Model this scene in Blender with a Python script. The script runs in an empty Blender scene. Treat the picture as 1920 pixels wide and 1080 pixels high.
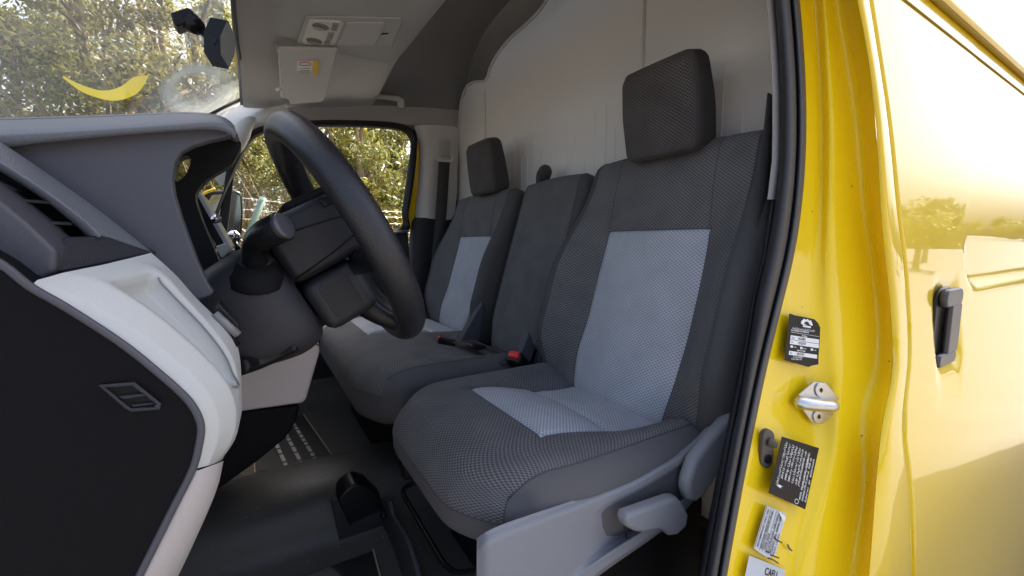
import bpy, bmesh, math, random
import numpy as np
from mathutils import Vector, Matrix
random.seed(7); rng = np.random.default_rng(7)
R = math.radians
scene = bpy.context.scene
col = scene.collection

# ------------------------------------------------------------------ camera
F_PX, PITCH, YAW, CAM_H = 796.0, R(6.1), R(31.35), 1.30
sy, cy, sp, cp = math.sin(YAW), math.cos(YAW), math.sin(PITCH), math.cos(PITCH)
FW = np.array([sy*cp, cy*cp, -sp]); RT = np.array([cy, -sy, 0.0]); UP = np.cross(RT, FW)
CAM = np.array([0.0, 0.0, CAM_H])
cam_data = bpy.data.cameras.new("camera")
cam = bpy.data.objects.new("camera", cam_data); col.objects.link(cam)
cam_data.sensor_width = 36.0; cam_data.lens = 36.0*F_PX/1920.0
cam_data.clip_start = 0.02; cam_data.clip_end = 800.0
M = Matrix.Identity(4)
for i in range(3):
    M[i][0], M[i][1], M[i][2], M[i][3] = RT[i], UP[i], -FW[i], CAM[i]
cam.matrix_world = M
scene.camera = cam

# ------------------------------------------------------------------ sky, sun, exposure
SUN_EL, SUN_AZ = R(52), R(54)         # azimuth measured from +Y towards +X
world = bpy.data.worlds.new("World"); scene.world = world; world.use_nodes = True
wn = world.node_tree.nodes; wl = world.node_tree.links
bg = wn["Background"]; bg.inputs[1].default_value = 0.15
sky = wn.new("ShaderNodeTexSky"); sky.sky_type = 'NISHITA'; sky.sun_disc = False
sky.sun_elevation = SUN_EL; sky.sun_rotation = SUN_AZ
sky.air_density = 0.65; sky.dust_density = 7.0; sky.ozone_density = 0.2
wl.new(sky.outputs[0], bg.inputs[0])
sun_d = bpy.data.lights.new("sun", 'SUN'); sun_d.energy = 3.6; sun_d.angle = R(0.5); sun_d.color = (1.0, 0.96, 0.90)
sun = bpy.data.objects.new("sun", sun_d); col.objects.link(sun)
sdir = Vector((math.sin(SUN_AZ)*math.cos(SUN_EL), math.cos(SUN_AZ)*math.cos(SUN_EL), math.sin(SUN_EL)))
sun.rotation_euler = sdir.to_track_quat('Z', 'Y').to_euler(); sun.location = (6, 4, 12)
scene.view_settings.view_transform = 'Standard'; scene.view_settings.look = 'None'
scene.view_settings.exposure = 2.08; scene.view_settings.gamma = 1.0
scene.cycles.max_bounces = 10; scene.cycles.diffuse_bounces = 5; scene.cycles.transparent_max_bounces = 24
scene.cycles.use_denoising = True

# ------------------------------------------------------------------ helpers
def ray(px, py): return FW + RT*(px-960)/F_PX + UP*(540-py)/F_PX
def W(px, py, X=None, Y=None, Z=None):
    """the point of the place that stands on plane X, Y or Z = const in direction (px,py)"""
    d = ray(px, py)
    t = (X-CAM[0])/d[0] if X is not None else (Y-CAM[1])/d[1] if Y is not None else (Z-CAM[2])/d[2]
    return CAM + d*t
def V3(p): return Vector((float(p[0]), float(p[1]), float(p[2])))

def mat(name, color, rough=0.5, metal=0.0, spec=0.5, coat=0.0, bump=None, var=0.0, var_scale=6.0, emit=None, coat_rough=0.03, sheen=0.0, dirt=0.0):
    """bump = (scale, strength, kind)"""
    m = bpy.data.materials.new(name); m.use_nodes = True
    nt = m.node_tree; n, l = nt.nodes, nt.links; b = n["Principled BSDF"]
    b.inputs["Base Color"].default_value = (*color, 1); b.inputs["Roughness"].default_value = rough
    b.inputs["Metallic"].default_value = metal; b.inputs["Specular IOR Level"].default_value = spec
    b.inputs["Coat Weight"].default_value = coat; b.inputs["Coat Roughness"].default_value = coat_rough
    b.inputs["Sheen Weight"].default_value = sheen
    tc = n.new("ShaderNodeTexCoord")
    if var > 0:
        nz = n.new("ShaderNodeTexNoise"); nz.inputs["Scale"].default_value = var_scale; nz.inputs["Detail"].default_value = 5
        l.new(tc.outputs["Object"], nz.inputs["Vector"])
        mx = n.new("ShaderNodeMix"); mx.data_type = 'RGBA'
        mx.inputs[6].default_value = (*[c*(1-var) for c in color], 1); mx.inputs[7].default_value = (*[min(1, c*(1+var)) for c in color], 1)
        l.new(nz.outputs["Fac"], mx.inputs[0]); l.new(mx.outputs[2], b.inputs["Base Color"])
        mr = n.new("ShaderNodeMapRange"); mr.inputs[3].default_value = max(0.02, rough-0.08); mr.inputs[4].default_value = min(1, rough+0.1)
        l.new(nz.outputs["Fac"], mr.inputs[0]); l.new(mr.outputs[0], b.inputs["Roughness"])
    if bump:
        if bump[2] == 'noise':
            t = n.new("ShaderNodeTexNoise"); t.inputs["Scale"].default_value = bump[0]; t.inputs["Detail"].default_value = 3; o = t.outputs["Fac"]
        else:
            t = n.new("ShaderNodeTexVoronoi"); t.inputs["Scale"].default_value = bump[0]; o = t.outputs["Distance"]
        l.new(tc.outputs["Object"], t.inputs["Vector"])
        bp = n.new("ShaderNodeBump"); bp.inputs["Strength"].default_value = bump[1]; bp.inputs["Distance"].default_value = 0.002
        l.new(o, bp.inputs["Height"]); l.new(bp.outputs[0], b.inputs["Normal"])
    if emit:
        b.inputs["Emission Color"].default_value = (*emit[0], 1); b.inputs["Emission Strength"].default_value = emit[1]
    return m

def fabric(name, dark, light, cell=0.0037, strength=0.7):
    """knitted spacer fabric: staggered raised dots in metres of UV"""
    m = bpy.data.materials.new(name); m.use_nodes = True
    nt = m.node_tree; n, l = nt.nodes, nt.links; b = n["Principled BSDF"]
    b.inputs["Roughness"].default_value = 0.9; b.inputs["Sheen Weight"].default_value = 0.06; b.inputs["Specular IOR Level"].default_value = 0.15
    uv = n.new("ShaderNodeUVMap"); sep = n.new("ShaderNodeSeparateXYZ"); l.new(uv.outputs[0], sep.inputs[0])
    def mth(op, a, bb=None):
        k = n.new("ShaderNodeMath"); k.operation = op
        for i, x in enumerate((a, bb)):
            if x is None: continue
            if isinstance(x, (int, float)): k.inputs[i].default_value = x
            else: l.new(x, k.inputs[i])
        return k.outputs[0]
    sx = mth('SINE', mth('MULTIPLY', sep.outputs[0], 2*math.pi/(cell*2)*1.0))
    syy = mth('SINE', mth('MULTIPLY', sep.outputs[1], 2*math.pi/(cell*2.6)))
    h = mth('MULTIPLY', sx, syy); h = mth('ADD', mth('MULTIPLY', h, 0.5), 0.5)
    tc = n.new("ShaderNodeTexCoord")
    nz = n.new("ShaderNodeTexNoise"); nz.inputs["Scale"].default_value = 14; nz.inputs["Detail"].default_value = 6
    l.new(tc.outputs["Object"], nz.inputs["Vector"])
    fac = mth('MULTIPLY', h, mth('ADD', nz.outputs["Fac"], 0.45))
    mx = n.new("ShaderNodeMix"); mx.data_type = 'RGBA'
    mx.inputs[6].default_value = (*dark, 1); mx.inputs[7].default_value = (*light, 1)
    l.new(fac, mx.inputs[0]); l.new(mx.outputs[2], b.inputs["Base Color"])
    bp = n.new("ShaderNodeBump"); bp.inputs["Strength"].default_value = strength; bp.inputs["Distance"].default_value = 0.0012
    l.new(h, bp.inputs["Height"])
    n2 = n.new("ShaderNodeTexNoise"); n2.inputs["Scale"].default_value = 9; n2.inputs["Detail"].default_value = 3
    l.new(tc.outputs["Object"], n2.inputs["Vector"])
    b2 = n.new("ShaderNodeBump"); b2.inputs["Strength"].default_value = 0.25; b2.inputs["Distance"].default_value = 0.012
    l.new(n2.outputs["Fac"], b2.inputs["Height"]); l.new(bp.outputs[0], b2.inputs["Normal"])
    l.new(b2.outputs[0], b.inputs["Normal"])
    return m

def glassmat(name, tint=(1, 1, 1), haze=0.0, even=False):
    m = bpy.data.materials.new(name); m.use_nodes = True
    nt = m.node_tree; n, l = nt.nodes, nt.links
    for x in list(n):
        if x.type == 'BSDF_PRINCIPLED': n.remove(x)
    out = [x for x in n if x.type == 'OUTPUT_MATERIAL'][0]
    tr = n.new("ShaderNodeBsdfTransparent"); tr.inputs[0].default_value = (*tint, 1)
    gl = n.new("ShaderNodeBsdfGlossy"); gl.inputs["Roughness"].default_value = 0.01
    lw = n.new("ShaderNodeLayerWeight"); lw.inputs[0].default_value = 0.5
    pwr = n.new("ShaderNodeMath"); pwr.operation = 'POWER'; l.new(lw.outputs["Facing"], pwr.inputs[0]); pwr.inputs[1].default_value = 4.0
    fr = n.new("ShaderNodeMath"); fr.operation = 'MULTIPLY_ADD'; l.new(pwr.outputs[0], fr.inputs[0]); fr.inputs[1].default_value = 0.8; fr.inputs[2].default_value = 0.04
    mx = n.new("ShaderNodeMixShader"); l.new(fr.outputs[0], mx.inputs[0]); l.new(tr.outputs[0], mx.inputs[1]); l.new(gl.outputs[0], mx.inputs[2])
    last = mx
    if haze > 0:
        df = n.new("ShaderNodeBsdfTranslucent"); df.inputs[0].default_value = (.75, .8, .75, 1)
        d2 = n.new("ShaderNodeBsdfDiffuse"); d2.inputs[0].default_value = (.7, .75, .7, 1)
        a = n.new("ShaderNodeMixShader"); a.inputs[0].default_value = 0.5; l.new(df.outputs[0], a.inputs[1]); l.new(d2.outputs[0], a.inputs[2])
        tc = n.new("ShaderNodeTexCoord"); nz = n.new("ShaderNodeTexNoise"); nz.inputs["Scale"].default_value = 22 if even else 3; nz.inputs["Detail"].default_value = 8
        l.new(tc.outputs["Object"], nz.inputs["Vector"])
        mr = n.new("ShaderNodeMapRange"); mr.inputs[1].default_value = 0.35; mr.inputs[2].default_value = 0.75; mr.inputs[3].default_value = haze*(0.8 if even else 0.55); mr.inputs[4].default_value = haze*(1.15 if even else 1.3)
        l.new(nz.outputs["Fac"], mr.inputs[0])
        m2 = n.new("ShaderNodeMixShader"); l.new(mr.outputs[0], m2.inputs[0]); l.new(mx.outputs[0], m2.inputs[1]); l.new(a.outputs[0], m2.inputs[2])
        last = m2
    l.new(last.outputs[0], out.inputs[0])
    return m

YEL = mat("yellow_paint", (0.84, 0.575, 0.005), 0.32, coat=1.0, coat_rough=0.02, spec=0.1, bump=(260, 0.03, 'noise'))
YEL.node_tree.nodes["Principled BSDF"].inputs["Coat IOR"].default_value = 1.55
YELJ = mat("yellow_jamb_paint", (0.87, 0.605, 0.007), 0.35, coat=0.6, coat_rough=0.06, spec=0.15)
def specks(m, scale, thr, color):
    n, l = m.node_tree.nodes, m.node_tree.links; b = n["Principled BSDF"]
    tc = n.new("ShaderNodeTexCoord"); v = n.new("ShaderNodeTexVoronoi"); v.inputs["Scale"].default_value = scale; v.inputs["Randomness"].default_value = 1
    l.new(tc.outputs["Object"], v.inputs["Vector"])
    nz = n.new("ShaderNodeTexNoise"); nz.inputs["Scale"].default_value = 9; l.new(tc.outputs["Object"], nz.inputs["Vector"])
    sep = n.new("ShaderNodeSeparateColor"); l.new(v.outputs["Color"], sep.inputs[0])
    def mt(op, a, bb):
        k = n.new("ShaderNodeMath"); k.operation = op
        for i, x in enumerate((a, bb)):
            if isinstance(x, float): k.inputs[i].default_value = x
            else: l.new(x, k.inputs[i])
        return k.outputs[0]
    small = mt('LESS_THAN', v.outputs["Distance"], mt('MULTIPLY', nz.outputs["Fac"], thr)); rare = mt('GREATER_THAN', sep.outputs[0], 0.95)
    f = mt('MULTIPLY', small, rare)
    mx = n.new("ShaderNodeMix"); mx.data_type = 'RGBA'; l.new(f, mx.inputs[0])
    src = b.inputs["Base Color"].links[0].from_socket if b.inputs["Base Color"].links else None
    if src: l.new(src, mx.inputs[6])
    else: mx.inputs[6].default_value = b.inputs["Base Color"].default_value
    mx.inputs[7].default_value = (*color, 1); l.new(mx.outputs[2], b.inputs["Base Color"])
specks(YELJ, 60.0, 0.17, (0.10, 0.07, 0.04))
DASH = mat("dash_plastic", (0.026, 0.027, 0.031), 0.42, spec=0.25, bump=(900, 0.25, 'voro'), var=0.12, var_scale=5)
DASH2 = mat("binnacle_plastic", (0.070, 0.071, 0.082), 0.42, spec=0.35, bump=(1100, 0.12, 'voro'), var=0.08)
DASHTOP = mat("dash_pad", (0.14, 0.148, 0.165), 0.45, spec=0.4, bump=(800, 0.35, 'voro'), var=0.1)
CAPM = mat("end_panel_plastic", (0.0050, 0.0053, 0.0068), 0.45, spec=0.10, bump=(900, 0.2, 'voro'), var=0.15)
BLACK = mat("black_plastic", (0.010, 0.010, 0.011), 0.30, spec=0.3, var=0.15, bump=(700, 0.1, 'noise'))
BLACKR = mat("black_rough", (0.010, 0.010, 0.010), 0.7, spec=0.15, var=0.2)
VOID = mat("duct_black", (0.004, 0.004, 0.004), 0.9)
WHITE = mat("pale_trim_plastic", (0.49, 0.50, 0.475), 0.42, spec=0.4, bump=(900, 0.1, 'voro'), var=0.04)
BEIGE = mat("beige_trim_plastic", (0.62, 0.55, 0.51), 0.55, bump=(900, 0.15, 'voro'), var=0.05)
TRIM = mat("pillar_trim_plastic", (0.56, 0.54, 0.52), 0.55, bump=(900, 0.12, 'voro'), var=0.05)
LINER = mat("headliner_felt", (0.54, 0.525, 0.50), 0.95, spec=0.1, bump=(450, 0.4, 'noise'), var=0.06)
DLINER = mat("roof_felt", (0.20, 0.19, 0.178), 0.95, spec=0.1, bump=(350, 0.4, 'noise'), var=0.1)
PARTM = mat("partition_panel", (0.74, 0.72, 0.69), 0.5, spec=0.35, bump=(120, 0.05, 'noise'), var=0.05, var_scale=3)
RUBBER = mat("rubber", (0.045, 0.045, 0.047), 0.5, spec=0.3, var=0.2, bump=(300, 0.1, 'noise'))
RUBBER2 = mat("rubber_grey", (0.055, 0.055, 0.058), 0.5, var=0.2, bump=(300, 0.1, 'noise'))
LEATHER = mat("wheel_grain", (0.016, 0.0165, 0.019), 0.30, spec=0.5, bump=(800, 0.25, 'voro'), var=0.15, var_scale=20)
WHEELP = mat("wheel_plastic", (0.016, 0.0165, 0.02), 0.34, spec=0.28, bump=(900, 0.15, 'voro'), var=0.12)
SEATGREY = mat("seat_cover_plastic", (0.23, 0.233, 0.243), 0.5, spec=0.4, bump=(1000, 0.2, 'voro'), var=0.08)
FDARK = fabric("dark_knit", (0.052, 0.050, 0.049), (0.22, 0.213, 0.21))
FLIGHT = fabric("pale_knit", (0.26, 0.27, 0.285), (0.60, 0.615, 0.645), strength=0.5)
FHEAD = fabric("headrest_knit", (0.026, 0.023, 0.022), (0.15, 0.136, 0.128))
FSMOOTH = mat("smooth_upholstery", (0.075, 0.072, 0.071), 0.7, spec=0.25, bump=(1500, 0.3, 'noise'), var=0.1, sheen=0.05)
FSMOOTH2 = mat("grey_upholstery", (0.105, 0.100, 0.099), 0.7, spec=0.25, bump=(1500, 0.3, 'noise'), var=0.1, sheen=0.05)
WEB = mat("belt_webbing", (0.045, 0.042, 0.040), 0.8, bump=(1500, 0.5, 'noise'), var=0.2)
STEEL = mat("zinc_steel", (0.62, 0.62, 0.60), 0.32, metal=1.0, var=0.15, var_scale=40)
CHROME = mat("chrome", (0.8, 0.8, 0.8), 0.08, metal=1.0)
RED = mat("red_plastic", (0.75, 0.03, 0.03), 0.35)
STKB = mat("sticker_black", (0.022, 0.019, 0.017), 0.6, spec=0.2, var=0.2)
STKW = mat("sticker_silver", (0.55, 0.58, 0.6), 0.45, var=0.1)
INKW = mat("ink_white", (0.8, 0.8, 0.78), 0.6)
INKB = mat("ink_black", (0.02, 0.02, 0.02), 0.6)
PAPER = mat("paper_white", (0.75, 0.75, 0.74), 0.7)
PAPERY = mat("paper_yellow", (0.75, 0.5, 0.05), 0.7)
INKR = mat("ink_red", (0.5, 0.05, 0.04), 0.6)
VINYL = mat("floor_vinyl", (0.085, 0.080, 0.072), 0.40, spec=0.25, bump=(260, 0.35, 'noise'), var=0.25, var_scale=8)
specks(VINYL, 90.0, 0.30, (0.22, 0.20, 0.17))
MATM = mat("mat_black", (0.02, 0.02, 0.021), 0.5, var=0.2)
MATB = mat("mat_border", (0.42, 0.34, 0.22), 0.7, var=0.1)
GLASS = glassmat("window_glass", (0.93, 0.95, 0.92))
WGLASS = glassmat("windscreen_glass", (0.95, 0.95, 0.88), haze=0.17)
DECALY = mat("yellow_decal", (0.75, 0.60, 0.03), 0.5)
BARK = mat("bark", (0.22, 0.17, 0.12), 0.9, bump=(30, 0.8, 'noise'), var=0.35, var_scale=10)
DRY = mat("dry_twigs", (0.26, 0.19, 0.12), 0.9, var=0.3)
GROUND = mat("pale_asphalt", (0.13, 0.121, 0.110), 0.95, bump=(25, 0.6, 'noise'), var=0.25, var_scale=1.5)
WIRE = mat("galvanised_wire", (0.5, 0.49, 0.46), 0.5, metal=0.6)
POSTM = mat("green_post_paint", (0.12, 0.19, 0.17), 0.6, var=0.2)
MIRR = mat("mirror_glass", (0.75, 0.77, 0.76), 0.03, metal=1.0)

def leafmat(name, c1, c2):
    m = bpy.data.materials.new(name); m.use_nodes = True
    nt = m.node_tree; n, l = nt.nodes, nt.links; b = n["Principled BSDF"]
    g = n.new("ShaderNodeNewGeometry"); mx = n.new("ShaderNodeMix"); mx.data_type = 'RGBA'
    mx.inputs[6].default_value = (*c1, 1); mx.inputs[7].default_value = (*c2, 1)
    l.new(g.outputs["Random Per Island"], mx.inputs[0]); l.new(mx.outputs[2], b.inputs["Base Color"])
    b.inputs["Roughness"].default_value = 0.5
    tl = n.new("ShaderNodeBsdfTranslucent"); l.new(mx.outputs[2], tl.inputs[0])
    ms = n.new("ShaderNodeMixShader"); ms.inputs[0].default_value = 0.4
    out = [x for x in n if x.type == 'OUTPUT_MATERIAL'][0]
    l.new(b.outputs[0], ms.inputs[1]); l.new(tl.outputs[0], ms.inputs[2]); l.new(ms.outputs[0], out.inputs[0])
    return m
LEAF1 = leafmat("olive_leaf", (0.085, 0.10, 0.028), (0.27, 0.26, 0.075))
LEAF2 = leafmat("yellow_leaf", (0.17, 0.175, 0.04), (0.42, 0.39, 0.11))
LEAF3 = leafmat("dry_leaf", (0.14, 0.13, 0.045), (0.30, 0.265, 0.10))

def empty(name, loc, label=None, cat=None, group=None):
    o = bpy.data.objects.new(name, None); col.objects.link(o); o.location = V3(loc); o.empty_display_size = 0.05
    tag(o, label, cat, group); bpy.context.view_layer.update()
    return o
def tag(o, label=None, cat=None, group=None, kind=None):
    if label: o["label"] = label
    if cat: o["category"] = cat
    if group: o["group"] = group
    if kind: o["kind"] = kind
    return o
def attach(o, parent):
    if parent is not None:
        o.parent = parent
        o.matrix_parent_inverse = PINV(parent)
    return o
def WM(q):
    m = Matrix.LocRotScale(q.location, q.rotation_euler, q.scale)
    return WM(q.parent) @ q.matrix_parent_inverse @ m if q.parent else m
def PINV(p): return WM(p).inverted()
def mesh(name, verts, faces, material, parent=None, smooth=True, bevel=0, subsurf=0, uvs=None, solid=0, seg=3, angle=35):
    me = bpy.data.meshes.new(name)
    me.from_pydata([tuple(map(float, v)) for v in verts], [], [tuple(f) for f in faces]); me.update()
    if uvs is not None:
        ul = me.uv_layers.new(name="UVMap")
        k = 0
        for f, u in zip(faces, uvs):
            for c in u: ul.data[k].uv = c; k += 1
    bm = bmesh.new(); bm.from_mesh(me)
    if uvs is None: bmesh.ops.remove_doubles(bm, verts=bm.verts, dist=1e-6)
    bmesh.ops.recalc_face_normals(bm, faces=bm.faces); bm.to_mesh(me); bm.free()
    o = bpy.data.objects.new(name, me); col.objects.link(o); me.materials.append(material)
    if smooth:
        for p in me.polygons: p.use_smooth = True
    if solid:
        s = o.modifiers.new("solid", 'SOLIDIFY'); s.thickness = solid; s.offset = 0
    if bevel:
        b = o.modifiers.new("bevel", 'BEVEL'); b.width = bevel; b.segments = seg; b.limit_method = 'ANGLE'; b.angle_limit = R(angle); b.use_clamp_overlap = True
    if subsurf:
        s = o.modifiers.new("sub", 'SUBSURF'); s.levels = subsurf; s.render_levels = subsurf
    if bevel and not subsurf:
        w = o.modifiers.new("wn", 'WEIGHTED_NORMAL'); w.keep_sharp = False; w.weight = 80
    return attach(o, parent)

def resample(pts, n):
    """Catmull-Rom through pts, n points evenly by length"""
    P = [np.array(p, float) for p in pts]
    if len(P) == 2:
        return [P[0]+(P[1]-P[0])*t for t in np.linspace(0, 1, n)]
    E = [2*P[0]-P[1]]+P+[2*P[-1]-P[-2]]; out = []
    for i in range(1, len(E)-2):
        for t in np.linspace(0, 1, 12, endpoint=False):
            a, b, c, d = E[i-1], E[i], E[i+1], E[i+2]
            out.append(0.5*((2*b)+(-a+c)*t+(2*a-5*b+4*c-d)*t*t+(-a+3*b-3*c+d)*t**3))
    out.append(P[-1]); A = np.array(out)
    s = np.r_[0, np.cumsum(np.linalg.norm(np.diff(A, axis=0), axis=1))]
    q = np.linspace(0, s[-1], n)
    return [np.array([np.interp(x, s, A[:, k]) for k in range(A.shape[1])]) for x in q]
def loft(name, rails, material, parent=None, n=None, closed=False, caps=False, **kw):
    rr = [resample(r, n) if n else [np.array(p, float) for p in r] for r in rails]
    m = len(rr[0]); verts = [p for r in rr for p in r]; faces = []
    k = len(rr)
    for i in range(k if closed else k-1):
        j = (i+1) % k
        for a in range(m-1): faces.append((i*m+a, i*m+a+1, j*m+a+1, j*m+a))
    if caps:
        faces.append(tuple(i*m for i in range(k))[::-1]); faces.append(tuple(i*m+m-1 for i in range(k)))
    return mesh(name, verts, faces, material, parent, **kw)
def prism(name, poly, vec, material, parent=None, **kw):
    """closed polygon of 3-D points swept along vec"""
    n = len(poly); v = np.array(vec, float); P = [np.array(p, float) for p in poly]
    verts = P+[p+v for p in P]
    faces = [tuple(range(n))[::-1], tuple(range(n, 2*n))]+[(i, (i+1) % n, n+(i+1) % n, n+i) for i in range(n)]
    return mesh(name, verts, faces, material, parent, **kw)
def frames(path):
    P = [np.array(p, float) for p in path]; T = []
    for i in range(len(P)):
        t = P[min(i+1, len(P)-1)]-P[max(i-1, 0)]; T.append(t/(np.linalg.norm(t)+1e-12))
    ref = np.array([0, 0, 1.0]) if abs(T[0][2]) < 0.9 else np.array([1.0, 0, 0])
    N = []
    nrm = np.cross(T[0], ref); nrm /= np.linalg.norm(nrm)
    for t in T:
        nrm = nrm-t*(nrm@t); nrm /= np.linalg.norm(nrm)+1e-12; N.append(nrm.copy())
    return P, T, N
def tube(name, path, r, material, parent=None, seg=12, closed=False, caps=True, sx=1.0, n=None, **kw):
    if n: path = resample(path, n)
    P, T, N = frames(path); m = len(P); verts = []; faces = []
    rad = r if hasattr(r, '__len__') else [r]*m
    if len(rad) != m: rad = np.interp(np.linspace(0, 1, m), np.linspace(0, 1, len(rad)), rad)
    for i in range(m):
        B = np.cross(T[i], N[i])
        for k in range(seg):
            a = 2*math.pi*k/seg; verts.append(P[i]+(N[i]*math.cos(a)*sx+B*math.sin(a))*rad[i])
    for i in range(m if closed else m-1):
        j = (i+1) % m
        for k in range(seg): faces.append((i*seg+k, i*seg+(k+1) % seg, j*seg+(k+1) % seg, j*seg+k))
    if caps and not closed:
        faces.append(tuple(range(seg))[::-1]); faces.append(tuple((m-1)*seg+k for k in range(seg)))
    return mesh(name, verts, faces, material, parent, **kw)
def box(name, c, s, material, parent=None, bevel=0.004, rot=None, **kw):
    c = np.array(c, float); h = np.array(s, float)/2
    vs = [np.array((x, y, z))*h for x in (-1, 1) for y in (-1, 1) for z in (-1, 1)]
    if rot is not None: vs = [rot @ v for v in vs]
    vs = [v+c for v in vs]
    fs = [(0, 1, 3, 2), (4, 6, 7, 5), (0, 4, 5, 1), (2, 3, 7, 6), (0, 2, 6, 4), (1, 5, 7, 3)]
    return mesh(name, vs, fs, material, parent, bevel=bevel, **kw)
def basis(x, y, z): return np.array([x, y, z], float).T
def nrm(v): v = np.array(v, float); return v/np.linalg.norm(v)
def rotY(a): c, s = math.cos(a), math.sin(a); return np.array([[c, 0, s], [0, 1, 0], [-s, 0, c]])
def pw(*pts):
    xs = [p[0] for p in pts]; ys = [p[1] for p in pts]
    return lambda x: float(np.interp(x, xs, ys))
def sstep(a, b, x):
    t = min(1, max(0, (x-a)/(b-a))); return t*t*(3-2*t)

def lines(base, seams, eps):
    L = set(np.round(np.linspace(-1, 1, base), 4))
    for s in seams:
        L = {x for x in L if abs(x-s) > eps*2.4}
        L |= {round(s-eps*2, 4), round(s-eps, 4), round(s, 4), round(s+eps, 4), round(s+eps*2, 4)}
    return sorted(x for x in L if -1 <= x <= 1)
def upholstery(parent, half, rad, U, Vv, Ww, deform, classify, parts, seams=()):
    """rounded block on a (u,v,w) grid, split along grid lines into covers.
    parts: key -> (name, material); seams: list of functions giving a (u,v,w) path"""
    a = np.array(half); L = [U, Vv, Ww]; idx = {}; pts = []; pre = []
    def pos(u, v, w):
        p = np.array((u, v, w))*a; q = np.clip(p, -(a-rad), a-rad); d = p-q; nl = np.linalg.norm(d)
        if nl > 1e-9: p2 = q+d/nl*rad
        else: p2 = p
        return deform(p2, u, v, w), p
    def vid(i, j, k):
        if (i, j, k) not in idx:
            x, p = pos(U[i], Vv[j], Ww[k]); idx[(i, j, k)] = len(pts); pts.append(x); pre.append(p)
        return idx[(i, j, k)]
    F = {}
    n = [len(U), len(Vv), len(Ww)]
    for ax in range(3):
        o1, o2 = [x for x in range(3) if x != ax]
        for side in (0, n[ax]-1):
            for p in range(n[o1]-1):
                for q in range(n[o2]-1):
                    f = []; cc = np.zeros(3)
                    for dp, dq in ((0, 0), (1, 0), (1, 1), (0, 1)):
                        t = [0, 0, 0]; t[ax] = side; t[o1] = p+dp; t[o2] = q+dq
                        f.append(vid(*t)); cc += np.array((U[t[0]], Vv[t[1]], Ww[t[2]]))/4
                    s = -1 if side == 0 else 1
                    key = classify(ax, s, *cc)
                    if key is None: continue
                    uv = []
                    for x in f:
                        P0 = pre[x]
                        if ax == 2: uv.append((P0[0], P0[1]))
                        elif ax == 0: uv.append((s*a[0]+s*(a[2]-P0[2]), P0[1]))
                        else: uv.append((P0[0], s*a[1]+s*(a[2]-P0[2])))
                    F.setdefault(key, []).append((f, uv))
    objs = {}
    for key, fl in F.items():
        used = {}; vs = []; fs = []; us = []
        for f, uv in fl:
            g = []
            for x in f:
                if x not in used: used[x] = len(vs); vs.append(pts[x])
                g.append(used[x])
            fs.append(g); us.append(uv)
        name, material = parts[key]
        objs[key] = mesh(name, vs, fs, material, parent, uvs=us)
    for path in seams:
        q = [pos(*t)[0] for t in path]
        tube("seam", q, 0.0014, FSMOOTH, parent, seg=6)
    return objs, pos

def text(body, origin, ex, ey, size, material, parent, align='LEFT', fit=None):
    c = bpy.data.curves.new("lettering", 'FONT'); c.body = body; c.size = size; c.align_x = align; c.extrude = 0.0; c.offset = size*0.018
    to = bpy.data.objects.new("lettering", c); col.objects.link(to)
    dg = bpy.context.evaluated_depsgraph_get(); me = bpy.data.meshes.new_from_object(to.evaluated_get(dg))
    bpy.data.objects.remove(to); me.materials.clear(); me.materials.append(material)
    if fit and len(me.vertices):
        wd = max(v.co.x for v in me.vertices)
        if wd > fit: me.transform(Matrix.Diagonal((fit/wd, 1, 1, 1)))
    ex = nrm(ex); ez = nrm(np.cross(ex, ey)); ey = np.cross(ez, ex)
    mw = Matrix.Identity(4)
    for i in range(3):
        mw[i][0], mw[i][1], mw[i][2], mw[i][3] = ex[i], ey[i], ez[i], origin[i]
    me.transform(mw)
    o = bpy.data.objects.new("lettering", me); col.objects.link(o)
    return attach(o, parent)

# ================================================================== ground
gv = [(-120, -120, 0), (120, -120, 0), (120, 120, 0), (-120, 120, 0)]
tag(mesh("ground", gv, [(0, 1, 2, 3)], GROUND, smooth=False), kind='structure')

# ================================================================== van shell
van = empty("van", (0.9, 1.2, 0.0), "yellow panel van with its driver door opening and sliding side door", "van")
def yside(z, base=0.30):                       # tumblehome of the body side
    return base + 0.075*max(0, z-1.42)**1.4 - 0.060*sstep(1.25, 0.70, z)
def WS(px, py, base):                          # point on the curved body side (or parallel to it)
    y = base
    for _ in range(4):
        p = W(px, py, Y=y); y = yside(p[2], base)
    return W(px, py, Y=y)
ROWS = [-160, -60, 0, 60, 120, 180, 240, 300, 350, 400, 430, 460, 490, 520, 560, 600, 640, 680, 710, 735, 755, 775, 800, 830, 860, 900, 940, 980, 1030, 1080, 1160, 1260]
SEAL = pw((-160, 1484), (-60, 1494), (0, 1500), (100, 1509), (200, 1513), (300, 1512), (400, 1503), (480, 1490), (580, 1465), (680, 1440), (800, 1415), (930, 1390), (1080, 1363), (1160, 1350), (1260, 1335))
EDGE = pw((-160, 1580), (-60, 1597), (0, 1607), (100, 1627), (200, 1640), (300, 1647), (400, 1651), (450, 1656), (520, 1664), (600, 1672), (700, 1675), (735, 1670), (775, 1654), (830, 1651), (900, 1643), (1000, 1636), (1080, 1630), (1260, 1612))
RDG1 = pw((-160, 1524), (0, 1538), (100, 1545), (240, 1552), (400, 1549), (500, 1546), (600, 1547), (650, 1554), (700, 1560), (780, 1562), (840, 1560), (900, 1545), (1000, 1512), (1080, 1490), (1260, 1450))
RDG2 = pw((-160, 1560), (0, 1582), (200, 1612), (400, 1626), (520, 1645), (600, 1650), (690, 1650), (735, 1638), (775, 1618), (820, 1624), (870, 1631), (930, 1628), (1000, 1615), (1080, 1600), (1260, 1575))
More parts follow.
